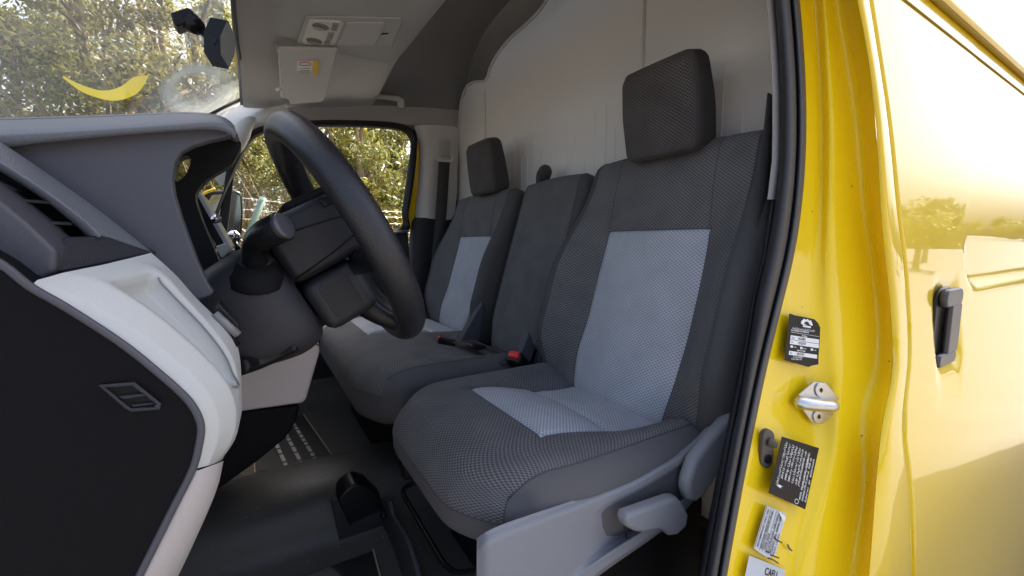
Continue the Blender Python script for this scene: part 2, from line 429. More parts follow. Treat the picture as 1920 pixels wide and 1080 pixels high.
CUT = pw((-160, 1603), (-60, 1622), (0, 1631), (100, 1647), (200, 1663), (300, 1674), (400, 1683), (440, 1688), (480, 1695), (560, 1701), (640, 1705), (720, 1702), (770, 1690), (820, 1693), (860, 1698), (900, 1707), (1000, 1711), (1260, 1716))
def smoothrow(fn, py): return sum(fn(py+d) for d in (-48, -36, -24, -12, 0, 12, 24, 36, 48))/9
rails = []
spec = [('s', 0.0, .376), ('s', .4, .3745), ('s', .8, .371), ('r1', -.02, .360), ('r1', .10, .352), ('r1', .35, .3485), ('r1', .65, .344), ('r1', .92, .335), ('r2', .3, .322), ('r2', .7, .3085), ('r2', .9, .3035), ('e', 0, .3005)]
for kind, t, y in spec:
    r = []
    for py in ROWS:
        s0, r1, r2, e = (smoothrow(f, py) for f in (SEAL, RDG1, RDG2, EDGE))
        px = s0+(r1-s0)*t if kind == 's' else r1+(r2-r1)*t if kind == 'r1' else r2+(e-r2)*t if kind == 'r2' else e
        dent = 0.010*math.exp(-((py-760)/70)**2)*(1 if kind == 's' and t > .2 else 0)      # pressed pocket round the striker
        r.append(WS(px, py, y+dent))
    rails.append(r)
loft("door_jamb", rails, YELJ, van, subsurf=1)
# narrow outer skin between jamb and the sliding door gap
rails = []
for t, dy in ((0, 0), (.02, -.0006), (.5, -.002), (.9, -.002), (.97, 0.0), (1, .010)):
    rails.append([WS(smoothrow(EDGE, py)*(1-t)+smoothrow(CUT, py)*t, py, .3005+dy) for py in ROWS])
loft("pillar_skin", rails, YEL, van)

# sliding door: grid from the gap rearwards
zs = np.r_[np.linspace(0.14, 1.0, 15), np.linspace(1.03, 1.5, 30), np.linspace(1.53, 2.0, 14)]
cutpts = [WS(smoothrow(CUT, py)+3.2, py, .299) for py in ROWS]
cz = [p[2] for p in cutpts][::-1]; cx = [p[0] for p in cutpts][::-1]
def xcut(z): return float(np.interp(z, cz, cx))
RX0, RZ0 = W(1806, 440, Y=.30)[0], W(1900, 527, Y=.30)[2]      # corner of the pressed panel
HX, HZ = W(1768, 612, Y=.295)[0], W(1768, 612, Y=.295)[2]
def door_y(x, z):
    y = yside(z, .299)
    dx, dz = x-(RX0+.16), z-(RZ0+.16)
    if dx > 0: d = dz+.16
    elif dz > 0: d = dx+.16
    else: d = .16-math.hypot(dx, dz)
    y += .013*sstep(0, .024, d)*(1-.97*sstep(RZ0+.03, RZ0+.14, z))
    h = math.hypot(max(0, abs(x-HX-.012)-.05)/1.0, max(0, abs(z-HZ)-.065))
    y += .016*(1-sstep(0, .045, h))
    return y
us = np.r_[0, .0015, .004, np.linspace(.01, .5, 46), np.linspace(.53, 1.2, 24), np.linspace(1.3, 3.7, 14)]
grid = []
for z in zs:
    x0 = xcut(z); row = []
    for u in us:
        x = x0+u; y = door_y(x, z)+(.010 if u == 0 else .003 if u == .0015 else 0)
        row.append((x, y, z))
    grid.append(row)
sl = loft("sliding_door", grid, YEL, van)
# crease, drip rail and the roof side above it
def rail_at(px0, py0, px1, py1, base):
    a = WS(px0, py0, base); b = WS(px1, py1, base); z = (a[2]+b[2])/2
    return z
zc, zd = rail_at(1700, 5, 1900, 163, .30), rail_at(1765, 5, 1905, 128, .30)
tube("groove_shade", [(xcut(1.75)+.06, yside(zc, .2985), zc), (4.8, yside(zc, .2985), zc)], .0022, mat("groove_shade_ochre", (0.30, 0.19, 0.01), 0.5), sl, seg=6)  # dark ochre puts the shade of the pressed crease into the colour
tube("groove_shade", [(.95, yside(zd, .297)-.004, zd-.014), (4.8, yside(zd, .297)-.004, zd-.014)], .005, mat("rail_shade_ochre", (0.35, 0.22, 0.02), 0.6), van, seg=8)  # dark strip paints the shade under the drip rail
loft("drip_rail", [[(x, yside(zd, .297)+dy, zd+dz) for x in (.95, 1.6, 4.8)] for dy, dz in ((.006, -.012), (-.010, -.010), (-.014, -.004), (-.010, .002), (.004, .004), (.012, .012))], YEL, van)
top = [(.34, zd+.012), (.36, zd+.15), (.39, 2.0), (.42, 2.2), (.50, 2.36), (.65, 2.42), (1.0, 2.45), (1.25, 2.455), (1.6, 2.44), (1.85, 2.40), (2.02, 2.32), (2.12, 2.18), (2.15, 1.98)]
loft("roof", [[(x, y, z) for x in (-.02, .5, .95, 4.8)] for y, z in top], YEL, van)
loft("roof", [[(x, y, z) for x in (-.02, .3, .6, .98)] for y, z in ((.345, zd+.01), (.40, zd-.04), (.46, zd-.03), (.40, zd+.06))], TRIM, van)
# far body side behind the passenger door and lower sills
loft("body_side", [[(x, 2.17-.05*max(0, z-1.4), z) for x in (.72, 1.5, 4.8)] for z in (.35, .9, 1.4, 1.7, 2.0)], YEL, van)
mesh("cargo_floor", [(.5, .3, .42), (4.8, .3, .42), (4.8, 2.17, .42), (.5, 2.17, .42)], [(0, 1, 2, 3)], BLACKR, van)
mesh("rear_wall", [(4.8, .3, .42), (4.8, 2.17, .42), (4.8, 2.1, 2.2), (4.8, .36, 2.2)], [(0, 1, 2, 3)], YEL, van)

# handle of the sliding door
hb = W(1768, 612, Y=.302); hc = np.array((HX, door_y(HX, HZ)-.002, HZ))
hh, hw = .088, .062
def capsule(cx_, cz_, w, h, n=10, r=None):
    r = min(w, h) if r is None else r; out = []
    for q, (sx_, sz_) in enumerate(((1, 1), (-1, 1), (-1, -1), (1, -1))):
        for t in np.linspace(0, math.pi/2, n):
            a = t+q*math.pi/2; out.append((cx_+sx_*(w-r)+r*math.cos(a), cz_+sz_*(h-r)+r*math.sin(a)))
    return out
hdl = prism("door_handle", [(x, hc[1], z) for x, z in capsule(hc[0], hc[2], hw, hh, r=.045)], (0, -.010, 0), BLACK, sl, bevel=.004)
prism("handle_grip", [(x, hc[1]-.012, z) for x, z in capsule(hc[0]+.024, hc[2]-.004, .036, .056, r=.006)], (0, -.012, 0), mat("handle_grip_plastic", (.05, .045, .045), .35, var=.1), hdl, bevel=.006)
prism("handle_cap", [(x, hc[1]-.010, z) for x, z in capsule(hc[0]+.002, hc[2]+.066, .058, .020, r=.019)], (0, -.014, 0), mat("handle_cap_plastic", (.055, .05, .05), .35, var=.1), hdl, bevel=.006)
prism("handle_base", [(x, hc[1]-.010, z) for x, z in capsule(hc[0]+.002, hc[2]-.071, .058, .015, r=.014)], (0, -.013, 0), mat("handle_base_plastic", (.055, .05, .05), .35, var=.1), hdl, bevel=.006)

# weather seal (double lip) and pillar trim inside it
def sealrail(off, y, rows=ROWS): return [WS(SEAL(py)+off, py, y) for py in rows]
seal = loft("weather_seal", [[WS(smoothrow(SEAL, py)-o*wd, py, y) for py in ROWS] for o, y, wd in
    ((0, .378, 1), (0, .366, 1), (6, .358, 1), (12, .360, 1), (16, .367, 1), (18, .372, 1))], RUBBER2, van, subsurf=1)
def sw(py): return pw((-160, 46), (300, 48), (430, 54), (560, 54), (650, 40), (740, 32), (1260, 36))(py)
loft("weather_seal", [[WS(smoothrow(SEAL, py)-18-sw(py)*t*.62, py, y) for py in ROWS] for t, y in
    ((-.02, .376), (.02, .362), (.25, .350), (.6, .352), (.9, .366), (1.0, .386), (1.03, .41))], RUBBER, van, subsurf=1)
rows_hi = [p for p in ROWS if p <= 350]+[374]
loft("pillar_trim", [[WS(SEAL(py)-18-sw(py)*.62+t, py, y) for py in rows_hi] for t, y in ((2, .405), (-4, .398), (-14, .400), (-17, .408), (-17, .45))], TRIM, van)
loft("pillar_trim", [[WS(SEAL(py)-18-sw(py)*.62+t, py, y) for py in [374, 420, 480, 560, 640, 720, 800, 900, 1000, 1100, 1200]] for t, y in ((2, .406), (-3, .402), (-8, .406), (-13, .42), (-15, .50))], DASH, van)

# striker
stk = empty("striker", WS(1520, 750, .372), "zinc door striker bolted to the yellow pillar", "striker")
o = WS(1520, 750, .376); ex = nrm(WS(1545, 752, .366)-WS(1495, 748, .378)); ez = np.array((0, 0, 1.0)); nn = nrm(np.cross(ez, ex)); nn = nn if nn[1] < 0 else -nn
sc_ = np.linalg.norm(WS(1520, 709, .372)-WS(1520, 792, .372))/2
def plate(name, c, shape, th, m, par, bev=.0015):
    return prism(name, [c+ex*x+ez*z for x, z in shape], nn*th, m, par, bevel=bev)
hexa = [(-.25, .95), (.25, .98), (.95, .30), (.98, -.22), (.3, -1), (-.2, -.98), (-.92, -.05), (-.9, .25)]
wx = np.linalg.norm(WS(1484, 750, .376)-WS(1556, 750, .366))/2
oo = o+nn*.010
plate("plate", oo, [(x*wx, z*sc_) for x, z in hexa], .004, STEEL, stk)
for dz in (.62, -.64):
    cc = oo+nn*.004+ez*dz*sc_
    b_ = plate("bolt", cc, [(math.cos(a)*.013, math.sin(a)*.013) for a in np.linspace(0, 2*math.pi, 20, endpoint=False)], .003, STEEL, stk)
    plate("socket", cc+nn*.003, [(math.cos(a)*.005*(1 if k % 2 else .6), math.sin(a)*.005*(1 if k % 2 else .6)) for k, a in enumerate(np.linspace(0, 2*math.pi, 12, endpoint=False))], .0006, BLACK, b_, bev=0)
tube("loop", [oo+ex*x*wx+nn*y+ez*(-.02*sc_) for x, y in ((-.88, .002), (-.84, .008), (-.5, .012), (-.05, .013), (.28, .012), (.46, .007), (.54, .000))], .0115, STEEL, stk, n=24, sx=1.2)
# door switch
swt = empty("door_switch", WS(1437, 838, .378), "grey rubber door switch beside the pillar seal", "switch")
o2 = WS(1432, 838, .374)
def plate2(name, c, shape, th, m, par, bev=.0015): return prism(name, [c+ex*x+ez*z for x, z in shape], nn*th, m, par, bevel=bev)
SWM = mat("switch_rubber", (0.10, 0.085, 0.065), 0.6, var=.15)
plate2("base", o2, capsule(0, 0, .013, .032, r=.013), .008, SWM, swt)
c2 = o2+nn*.008+ez*.012
tube("plunger", [c2, c2+nn*.006+ex*.003, c2+nn*.011+ex*.006], [.007, .0065, .005], SWM, swt, n=6)
plate2("screw", o2+nn*.008-ez*.016, [(math.cos(a)*.008, math.sin(a)*.008) for a in np.linspace(0, 2*math.pi, 16, endpoint=False)], .0015, BLACK, swt)

# ------------------------------------------------------------------ roof lining, partition
PX = .95
ydz = [(2.12, 1.86), (2.115, 1.95), (2.10, 2.02), (2.06, 2.12), (1.97, 2.22), (1.8, 2.29), (1.4, 2.32), (.9, 2.32), (.65, 2.28), (.5, 2.2), (.46, 2.05), (.44, 1.9)]
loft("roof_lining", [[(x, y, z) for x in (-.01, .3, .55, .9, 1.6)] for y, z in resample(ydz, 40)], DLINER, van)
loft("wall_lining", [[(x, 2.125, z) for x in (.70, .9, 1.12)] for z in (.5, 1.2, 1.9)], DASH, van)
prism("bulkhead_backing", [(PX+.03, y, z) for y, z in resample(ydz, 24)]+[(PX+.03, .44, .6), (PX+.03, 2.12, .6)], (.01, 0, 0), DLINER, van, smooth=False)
part = empty("partition", (PX, 1.2, .58), "pale grey ribbed bulkhead panel behind the seats", "partition")
def PXp(px, py): p = W(px, py, X=PX); return (p[1], p[2])
out = [(2.10, .6)]+[PXp(*q) for q in ((853, 420), (857, 330), (862, 235), (866, 190), (876, 163), (890, 154), (912, 151), (920, 128), (935, 100), (960, 70), (990, 44), (1015, 18), (1045, -22), (1100, -60))]+[(1.0, 2.27), (.7, 2.25), (.52, 2.18), (.47, 2.0), (.45, 1.6), (.44, .6)]
prism("panel", [(PX, y, z) for y, z in out], (.02, 0, 0), PARTM, part, bevel=.004, smooth=True)
edge = [np.array((PX-.004, y, z)) for y, z in out[1:-1]]
tube("edge_bead", edge, .006, mat("bead_plastic", (.5, .48, .45), .5), part, seg=10, n=90)
s0 = PXp(1208, 60); tube("joint_strip", [(PX-.002, s0[0], 2.26), (PX-.002, s0[0], .7)], .005, PARTM, part, seg=8)
s1 = PXp(910, 170); tube("joint_strip", [(PX-.002, s1[0], s1[1]), (PX-.002, s1[0], .7)], .003, PARTM, part, seg=8)
for i in range(26):
    y = 1.78-.048*i-.01*random.random(); zt = 1.66+.10*random.random()+.06*math.sin(i*1.7)
    if abs(y-s0[0]) < .02: continue
    tube("rib", [(PX+.0015, y, .75), (PX+.0005, y, zt-.06), (PX+.004, y, zt)], .0022+.0012*random.random(), PARTM, part, seg=8)
for yz in (PXp(838, 172), ):
    pass

# ------------------------------------------------------------------ front headliner with pod
HZ0 = 2.0
hx = [.0, .04, .12, .25, .40, .50, .525, .530, .522]
def hl_z(x, y):
    z = 1.995-.06*(1-sstep(0, .12, x))
    edge = 1.845+.16*sstep(-.05, .52, x)*.55
    return z+(edge-z)*sstep(1.62, 2.12, y)**1.3
rails = []
for y in np.r_[np.linspace(.40, 1.5, 12), np.linspace(1.56, 2.11, 18)]:
    r = []
    for k, x in enumerate(hx):
        z = hl_z(x, y); z += (0, 0, 0, 0, 0, .002, .012, .03, .12)[k]
        r.append((x, y, z))
    rails.append(r)
loft("headliner", rails, LINER, van, subsurf=1)
con = empty("overhead_console", (.32, 1.3, 1.99), "grey overhead console with two reading lamps and a lidded pocket", "console")
# hanging pod
pod = []
for (x, z) in ((.06, 1.985), (.10, 1.972), (.16, 1.962), (.45, 1.962), (.50, 1.972), (.515, 1.995)):
    pod.append([(x, y, z+dz) for y, dz in ((.55, 0), (1.0, 0), (1.5, 0), (1.64, .002), (1.70, .012), (1.73, .032))])
loft("pod", pod, mat("pod_felt", (.49, .48, .46), .9, spec=.15, bump=(500, .3, 'noise'), var=.05), con, subsurf=2)
CZ = 1.9605
def cz_(px, py, z=CZ): return W(px, py, Z=z)
def hang(name, quad, th, m, par, r=.006, z=CZ):
    """plate hung under the pod: corner directions, thickness downwards"""
    return prism(name, [cz_(*q, z=z) for q in quad], (0, 0, -th), m, par, bevel=r)
CONP = mat("console_plastic", (.74, .71, .65), .5, var=.04)
frame = hang("bezel", [(574, 28), (752, 32), (754, 38), (735, 84), (560, 82), (557, 76)], .004, mat("bezel_plastic", (.50, .49, .47), .6), con, .003, z=1.963)
pan = hang("lamp_panel", [(580, 34), (640, 38), (645, 42), (628, 82), (570, 80), (566, 76)], .006, CONP, con, .003)
hang("lid", [(652, 40), (720, 40), (724, 44), (704, 81), (634, 82)], .005, mat("lid_plastic", (.53, .52, .50), .6), con, .003)
for (px, py) in ((601, 46), (589, 73)):
    c = cz_(px, py)+np.array((0, 0, -.007))
    l_ = prism("reading_lamp", [c+np.array((.024*math.cos(a), .021*math.sin(a), 0)) for a in np.linspace(0, 2*math.pi, 28, endpoint=False)], (0, 0, .003), mat("lamp_dark", (.16, .15, .13), .3), pan, bevel=.001)
    prism("lamp_lens", [c+np.array((-.004+.017*math.cos(a), .010+.011*math.sin(a), -.001)) for a in np.linspace(0, 2*math.pi, 24, endpoint=False)], (0, 0, -.002), mat("lens", (.42, .40, .36), .15), l_, bevel=.001)
for q in (((624, 39), (634, 39), (631, 52), (620, 51)), ((616, 57), (626, 57), (622, 69), (611, 69)), ((609, 72), (619, 72), (616, 81), (606, 81))):
    hang("switch", q, .011, mat("switch_grey", (.28, .27, .25), .5), pan, .002)
for k in range(3):
    a = cz_(720+4*k, 62, 1.958); tube("slot", [a, a+np.array((-.006, .014, 0))], .0015, BLACK, con, seg=6)

# ------------------------------------------------------------------ sun visor
vis = empty("sun_visor", W(575, 140, Z=1.93), "grey sun visor with a warning label, folded up beside the console", "sun visor")
va, vb, vc, vd = W(521, 84, Z=1.955), W(634, 86, Z=1.955), W(606, 186, Z=1.862), W(545, 191, Z=1.855)
ve, vf, vg = W(541, 181, Z=1.858), W(527, 178, Z=1.860), W(522, 130, Z=1.91)
vn = nrm(np.cross(vb-va, vd-va)); vn = vn if vn[2] < 0 else -vn
bl = prism("blade", [va, vb, W(611, 178, Z=1.868), vc, vd, ve, vf], vn*.014, mat("visor_vinyl", (.56, .545, .525), .75, bump=(700, .3, 'voro'), var=.04), vis, bevel=.006)
def onv(px, py, off):          # point on the visor's face
    d = ray(px, py); t = ((va+vn*(.014+off)-CAM) @ vn)/(d @ vn); return CAM+d*t
lb = mesh("warning_label", [onv(557, 115, .007), onv(598, 114, .007), onv(596, 140, .007), onv(556, 142, .007)], [(0, 1, 2, 3)], PAPER, bl, smooth=False)
mesh("label_band", [onv(587, 114, .0076), onv(598, 114, .0076), onv(596, 140, .0076), onv(585, 140.5, .0076)], [(0, 1, 2, 3)], PAPERY, lb, smooth=False)
tube("label_oval", [onv(572+11*math.cos(a), 120+3.4*math.sin(a), .0076) for a in np.linspace(0, 2*math.pi, 24)], .0013, INKR, lb, seg=5)
for k in range(3): tube("label_line", [onv(562, 129+4*k, .0076), onv(581, 128.5+4*k, .0076)], .0007, INKB, lb, seg=5)
tube("pivot", [W(517, 83, Z=1.97), W(524, 97, Z=1.945), W(536, 98, Z=1.945)], .006, TRIM, vis, n=10)
tube("pivot", [W(519, 168, Z=1.875), W(527, 166, Z=1.868)], .006, TRIM, vis)
# grab handle
gh = empty("grab_handle", W(720, 185, Y=2.08), "grey grab handle above the passenger window", "grab handle")
g0 = [W(688, 180, Y=2.10), W(695, 181, Y=2.065), W(715, 182, Y=2.06), W(735, 184, Y=2.06), W(748, 186, Y=2.065), W(752, 194, Y=2.075), W(752, 199, Y=2.10)]
tube("grip", g0, [.018, .014, .010, .010, .013, .015, .016], LINER, gh, n=26, seg=14)
tube("end_cap", [W(751, 184, Y=2.063), W(752, 201, Y=2.085)], [.017, .019], LINER, gh, n=6, seg=14)

# ------------------------------------------------------------------ windscreen
SL = 1.13
def WSX(z): return -.002-(1.93-z)*SL
wn_ = nrm((1, 0, SL)); wn_ = np.array((1, 0, -SL*1.0)); wn_ = nrm(np.cross((0, 1, 0), nrm((SL, 0, 1))))
def onw(px, py, off=0.0):
    d = ray(px, py); p0 = np.array((WSX(1.93), 0, 1.93))+wn_*off
    return CAM+d*(((p0-CAM) @ wn_)/(d @ wn_))
wrs = []
for y in np.linspace(.36, 2.09, 15):
    wrs.append([(WSX(z)-.02*(1-((y-1.22)/.9)**2), y, z) for z in np.linspace(1.30, 1.945, 10)])
wsc = loft("windscreen", wrs, WGLASS, van)
# black border along the header and the far pillar
def strip(name, pts, w, m, par, th=.004):
    return tube(name, pts, w, m, par, seg=8, n=40)
hdr = [onw(x, y, .004) for x, y in ((435, -60), (437, 0), (441, 50), (446, 92), (455, 140), (463, 168), (461, 178), (452, 186), (430, 196), (395, 214), (340, 242), (250, 290))]
strip("screen_seal", hdr, .0065, BLACK, van)
# decals on the outside of the glass
def ribbon(name, a, b, m, par, off):
    A = resample([(x, y, 0) for x, y in a], 24); B = resample([(x, y, 0) for x, y in b], 24)
    return loft(name, [[onw(p[0], p[1], off) for p in A], [onw(p[0], p[1], off) for p in B]], m, par)
DECF = mat("yellow_decal_film", (.80, .62, .03), .5)
_n, _l = DECF.node_tree.nodes, DECF.node_tree.links; _t = _n.new("ShaderNodeBsdfTranslucent"); _t.inputs[0].default_value = (.85, .68, .04, 1)
_m = _n.new("ShaderNodeMixShader"); _m.inputs[0].default_value = .7; _l.new(_n["Principled BSDF"].outputs[0], _m.inputs[1]); _l.new(_t.outputs[0], _m.inputs[2])
_l.new(_m.outputs[0], [x for x in _n if x.type == 'OUTPUT_MATERIAL'][0].inputs[0])
ribbon("decal", [(118, 142), (150, 158), (185, 169), (210, 168), (232, 159), (250, 145), (279, 141)], [(118, 146), (150, 170), (185, 184), (215, 189), (245, 182), (264, 168), (277, 146)], DECF, wsc, -.034)
def sring(f): return [(380-12*(1-f)+(36+(78-36)*f)*math.cos(a), 172-7*(1-f)+(25+(54-25)*f)*math.sin(a)) for a in np.linspace(0, 2*math.pi, 41)]
for k, hz_ in enumerate((.10, .20, .30, .34, .30, .20, .10)):
    loft("smudge", [[onw(min(x, 456), min(y, 213), -.036) for x, y in sring(-.1+.171*(k+q))] for q in (0, 1)], glassmat("smudged_film", (.97, .98, .97), haze=hz_*1.35, even=True), wsc)
mesh("tint_patch", [onw(336, 24, -.034), onw(420, -10, -.034), onw(417, 76, -.034), onw(352, 90, -.034)], [(0, 1, 2, 3)], glassmat("tint_film", (.62, .60, .55), haze=.25), wsc, smooth=False)

tube("front_pillar", [(-.62, .37, 1.28), (-.30, .375, 1.62), (-.01, .385, 1.95)], .035, YEL, van, n=12, seg=12)
# front pillar on the passenger side
fp_a = [onw(470, 166, .01), onw(455, 190, .01), onw(425, 204, .01), onw(392, 222, .01), onw(330, 255, .01)]
def Y2(px, py, y=2.10): return W(px, py, Y=y)
fp_b = [Y2(545, 206, 2.06), Y2(500, 214, 2.06), Y2(465, 232, 2.07), Y2(440, 262, 2.08), Y2(400, 330, 2.09)]
fp_c = [Y2(560, 232), Y2(500, 236), Y2(468, 248), Y2(446, 285), Y2(415, 355)]
PIL = mat("front_pillar_plastic", (.62, .62, .60), .5, bump=(900, .1, 'voro'), var=.04)
mid_ = [(a*.5+b*.5)+np.array((.015, -.02, 0)) for a, b in zip(fp_a, fp_b)]
loft("front_pillar_trim", [fp_a, mid_, fp_b, fp_c], PIL, van, n=14, subsurf=1)
tube("pillar_grip", [Y2(475, 222, 2.05), Y2(462, 232, 2.02), Y2(452, 248, 2.01), Y2(443, 272, 2.03), Y2(440, 292, 2.07)], [.010, .026, .034, .028, .010], PIL, van, n=18, seg=14)

# ------------------------------------------------------------------ passenger door
dr = empty("passenger_door", Y2(600, 600), "closed passenger door with a black framed window", "door")
fo = [(446, 290), (456, 262), (478, 241), (520, 231), (600, 225), (690, 226), (745, 231), (768, 239), (780, 255), (782, 280), (776, 340), (766, 400), (760, 436), (640, 452), (500, 468), (380, 480), (392, 430), (420, 355)]
fi = [(455, 295), (465, 274), (486, 255), (524, 245), (600, 239), (690, 240), (740, 244), (758, 250), (768, 262), (769, 280), (762, 335), (753, 395), (746, 428), (640, 442), (500, 456), (392, 466), (400, 430), (427, 355)]
Cc = lambda L, y: resample([Y2(x, yy, y) for x, yy in L+[L[0]]], 110)
loft("window_frame", [Cc(fo, 2.075), Cc(fo, 2.055), Cc([(a*.6+c*.4, b*.6+d*.4) for (a, b), (c, d) in zip(fo, fi)], 2.06), Cc(fi, 2.075), Cc(fi, 2.125)], BLACK, dr)
g = Cc(fi, 2.11); cen = sum(g)/len(g)
mesh("window_glass", g+[cen], [(i, (i+1) % len(g), len(g)) for i in range(len(g)-1)], GLASS, dr)
prism("quarter_divider", [Y2(432, 262, 2.09), Y2(447, 262, 2.09), Y2(424, 452, 2.09), Y2(405, 452, 2.09)], (0, .03, 0), BLACK, dr, bevel=.004)
loft("door_panel", [[Y2(x, y, d) for x, y in L] for L, d in (
    ([(380, 478), (500, 462), (640, 447), (764, 430)], 2.115), ([(380, 482), (500, 466), (640, 451), (764, 433)], 2.06), ([(378, 492), (500, 474), (640, 459), (766, 440)], 2.045),
    ([(378, 560), (500, 540), (640, 520), (768, 500)], 2.06), ([(378, 700), (500, 680), (640, 650), (780, 620)], 2.05), ([(378, 900), (500, 880), (640, 840), (790, 800)], 2.05))], DASH, dr, subsurf=1)
tube("belt_trim", [Y2(470, 466, 2.05), Y2(640, 449, 2.05), Y2(766, 433, 2.05)], .007, DASHTOP, dr, n=16)
# yellow frame of the far door opening, seen past the window frame
prism("door_edge", [Y2(784, 262, 2.10), Y2(788, 300, 2.10), Y2(780, 380, 2.10), Y2(774, 431, 2.10), Y2(752, 431, 2.10), Y2(767, 370, 2.10), Y2(778, 300, 2.10)], (0, .03, 0), YEL, van, bevel=.002)
# far pillar trims
ptr = loft("far_pillar_trim", [[Y2(x, y, d) for x, y in L] for L, d in (
    ([(775, 236), (787, 262), (784, 330), (776, 408)], 2.115), ([(777, 236), (789, 262), (786, 330), (778, 408)], 2.085), ([(790, 234), (800, 262), (800, 330), (800, 408)], 2.055),
    ([(815, 234), (815, 262), (812, 330), (806, 410)], 2.055), ([(830, 235), (826, 262), (822, 330), (815, 411)], 2.070), ([(850, 237), (848, 262), (846, 330), (838, 413)], 2.075), ([(861, 238), (859, 262), (858, 330), (855, 413)], 2.085))], TRIM, van, subsurf=1)
loft("far_pillar_lower", [[Y2(x, y, d) for x, y in L] for L, d in (
    ([(770, 409), (765, 480), (762, 600), (760, 700)], 2.11), ([(778, 409), (776, 480), (772, 600), (770, 700)], 2.06), ([(806, 410), (802, 480), (798, 600), (796, 700)], 2.06), ([(838, 413), (834, 480), (830, 600), (826, 700)], 2.075), ([(862, 413), (860, 480), (858, 600), (856, 700)], 2.085))], DASH, van, subsurf=1)
loft("side_lining", [[Y2(x, y, d) for x, y in L] for L, d in (
    ([(540, 208), (640, 200), (740, 196), (866, 190)], 2.115), ([(540, 224), (640, 220), (740, 222), (866, 226)], 2.10), ([(540, 230), (640, 226), (740, 229), (866, 240)], 2.09), ([(540, 234), (640, 228), (740, 232), (866, 244)], 2.115))], mat("lining_plastic", (.40, .38, .355), .8, var=.06), van)

# ------------------------------------------------------------------ floor
MATP = mat("mat_white_print", (.35, .35, .34), .6)
flo = loft("floor", [[(x, y, z) for x in (-.9, -.3, .0, .3, .95)] for y, z in ((.36, .50), (.40, .575), (.45, .58), (1.0, .58), (1.02, .60), (1.03, .66), (1.05, .695), (1.11, .71), (1.20, .71), (1.27, .70), (1.30, .66), (1.32, .60), (1.37, .58), (2.0, .58), (2.05, .62), (2.08, .9))], VINYL, van, subsurf=1)
loft("firewall", [[(-.75, y, z) for y in (.36, 1.2, 2.1)] for z in (.5, 1.0, 1.4)], BLACKR, van)
box("sill", (.25, .40, .47), (1.5, .10, .12), YEL, van, bevel=.02)
def floormat(name, quad, label, z=.584):
    P = [W(*q, Z=z) for q in quad]; c = sum(P)/4
    t = empty(name, c, label, "floor mat")
    prism("sheet", P, (0, 0, .003), MATM, t, bevel=.001)
    def ins(f): return [c+(p-c)*f+np.array((0, 0, .0035)) for p in P]
    a, b = ins(.985), ins(.955)
    vs, fs = a+b, [(i, (i+1) % 4, 4+(i+1) % 4, 4+i) for i in range(4)]
    mesh("border", vs, fs, MATB, t, smooth=False)
    return t, P, c
t, P4, c = floormat("paper_mat", [(700, 1020), (748, 1200), (450, 1330), (430, 1118)], "black paper floor mat with tan border in the driver footwell")
for k in range(2):
    q = [c+(P4[0]-c)*f+(P4[3]-c)*g+np.array((0, 0, .0042)) for f, g in ((.55-.2*k, .25), (.35-.2*k, .42), (.2-.2*k, .1), (.42-.2*k, -.05))]
    mesh("print_mark", q, [(0, 1, 2, 3)], mat("mat_print", (.10, .10, .10), .6), t, smooth=False)
t, P4, c = floormat("paper_mat", [(565, 770), (627, 858), (478, 915), (470, 800)], "black paper floor mat with white print in the passenger footwell")
e1 = nrm(P4[1]-P4[0]); e2 = nrm(np.cross((0, 0, 1), e1))
for k in range(3):
    s_ = .0
    while s_ < .36:
        L_ = random.uniform(.02, .06); o_ = W(546, 792, Z=.5885)+e1*(s_+.03*k)-e2*(k*.042); hgt = .011
        mesh("print_mark", [o_, o_+e1*L_, o_+e1*L_+e2*hgt, o_+e2*hgt], [(0, 1, 2, 3)], MATP, t, smooth=False); s_ += L_+.012

# ================================================================== dashboard
dash = empty("dashboard", (-.3, .6, .75), "dark dashboard with pale lower trim, seen from its door end", "dashboard")
def Q(px, py, y): return W(px, py, Y=y)
# main body across the van, well ahead of the visible gap
sec = [(-.85, 1.30), (-.60, 1.355), (-.32, 1.35), (-.25, 1.31), (-.22, 1.2), (-.2, 1.0), (-.3, .8), (-.6, .7), (-.85, .7)]
prism("carrier", [(x, .445, z) for x, z in sec], (0, 1.615, 0), DASH, dash, bevel=.02)
# door-end panel
cap = [(-260, 380), (-130, 418), (0, 492), (58, 536), (130, 576), (230, 641), (300, 696), (352, 742), (374, 772), (382, 800), (378, 835), (366, 880), (330, 952), (265, 1082), (190, 1230)]
endp = prism("end_panel", [Q(x, y, .405) for x, y in cap]+[np.array((-.17, .405, .62)), np.array((-.50, .405, .62)), np.array((-.50, .405, 1.34))], (0, .20, 0), CAPM, dash, bevel=.004)
rim = [(-260, 384), (-130, 422), (0, 494), (57, 538), (128, 579), (228, 644), (297, 699), (348, 745), (369, 775), (377, 802), (373, 835), (361, 880), (326, 950), (260, 1082), (185, 1230)]
tube("panel_rim", [Q(x, y, .4045) for x, y in rim], .0028, DASH2, endp, n=90, seg=8)
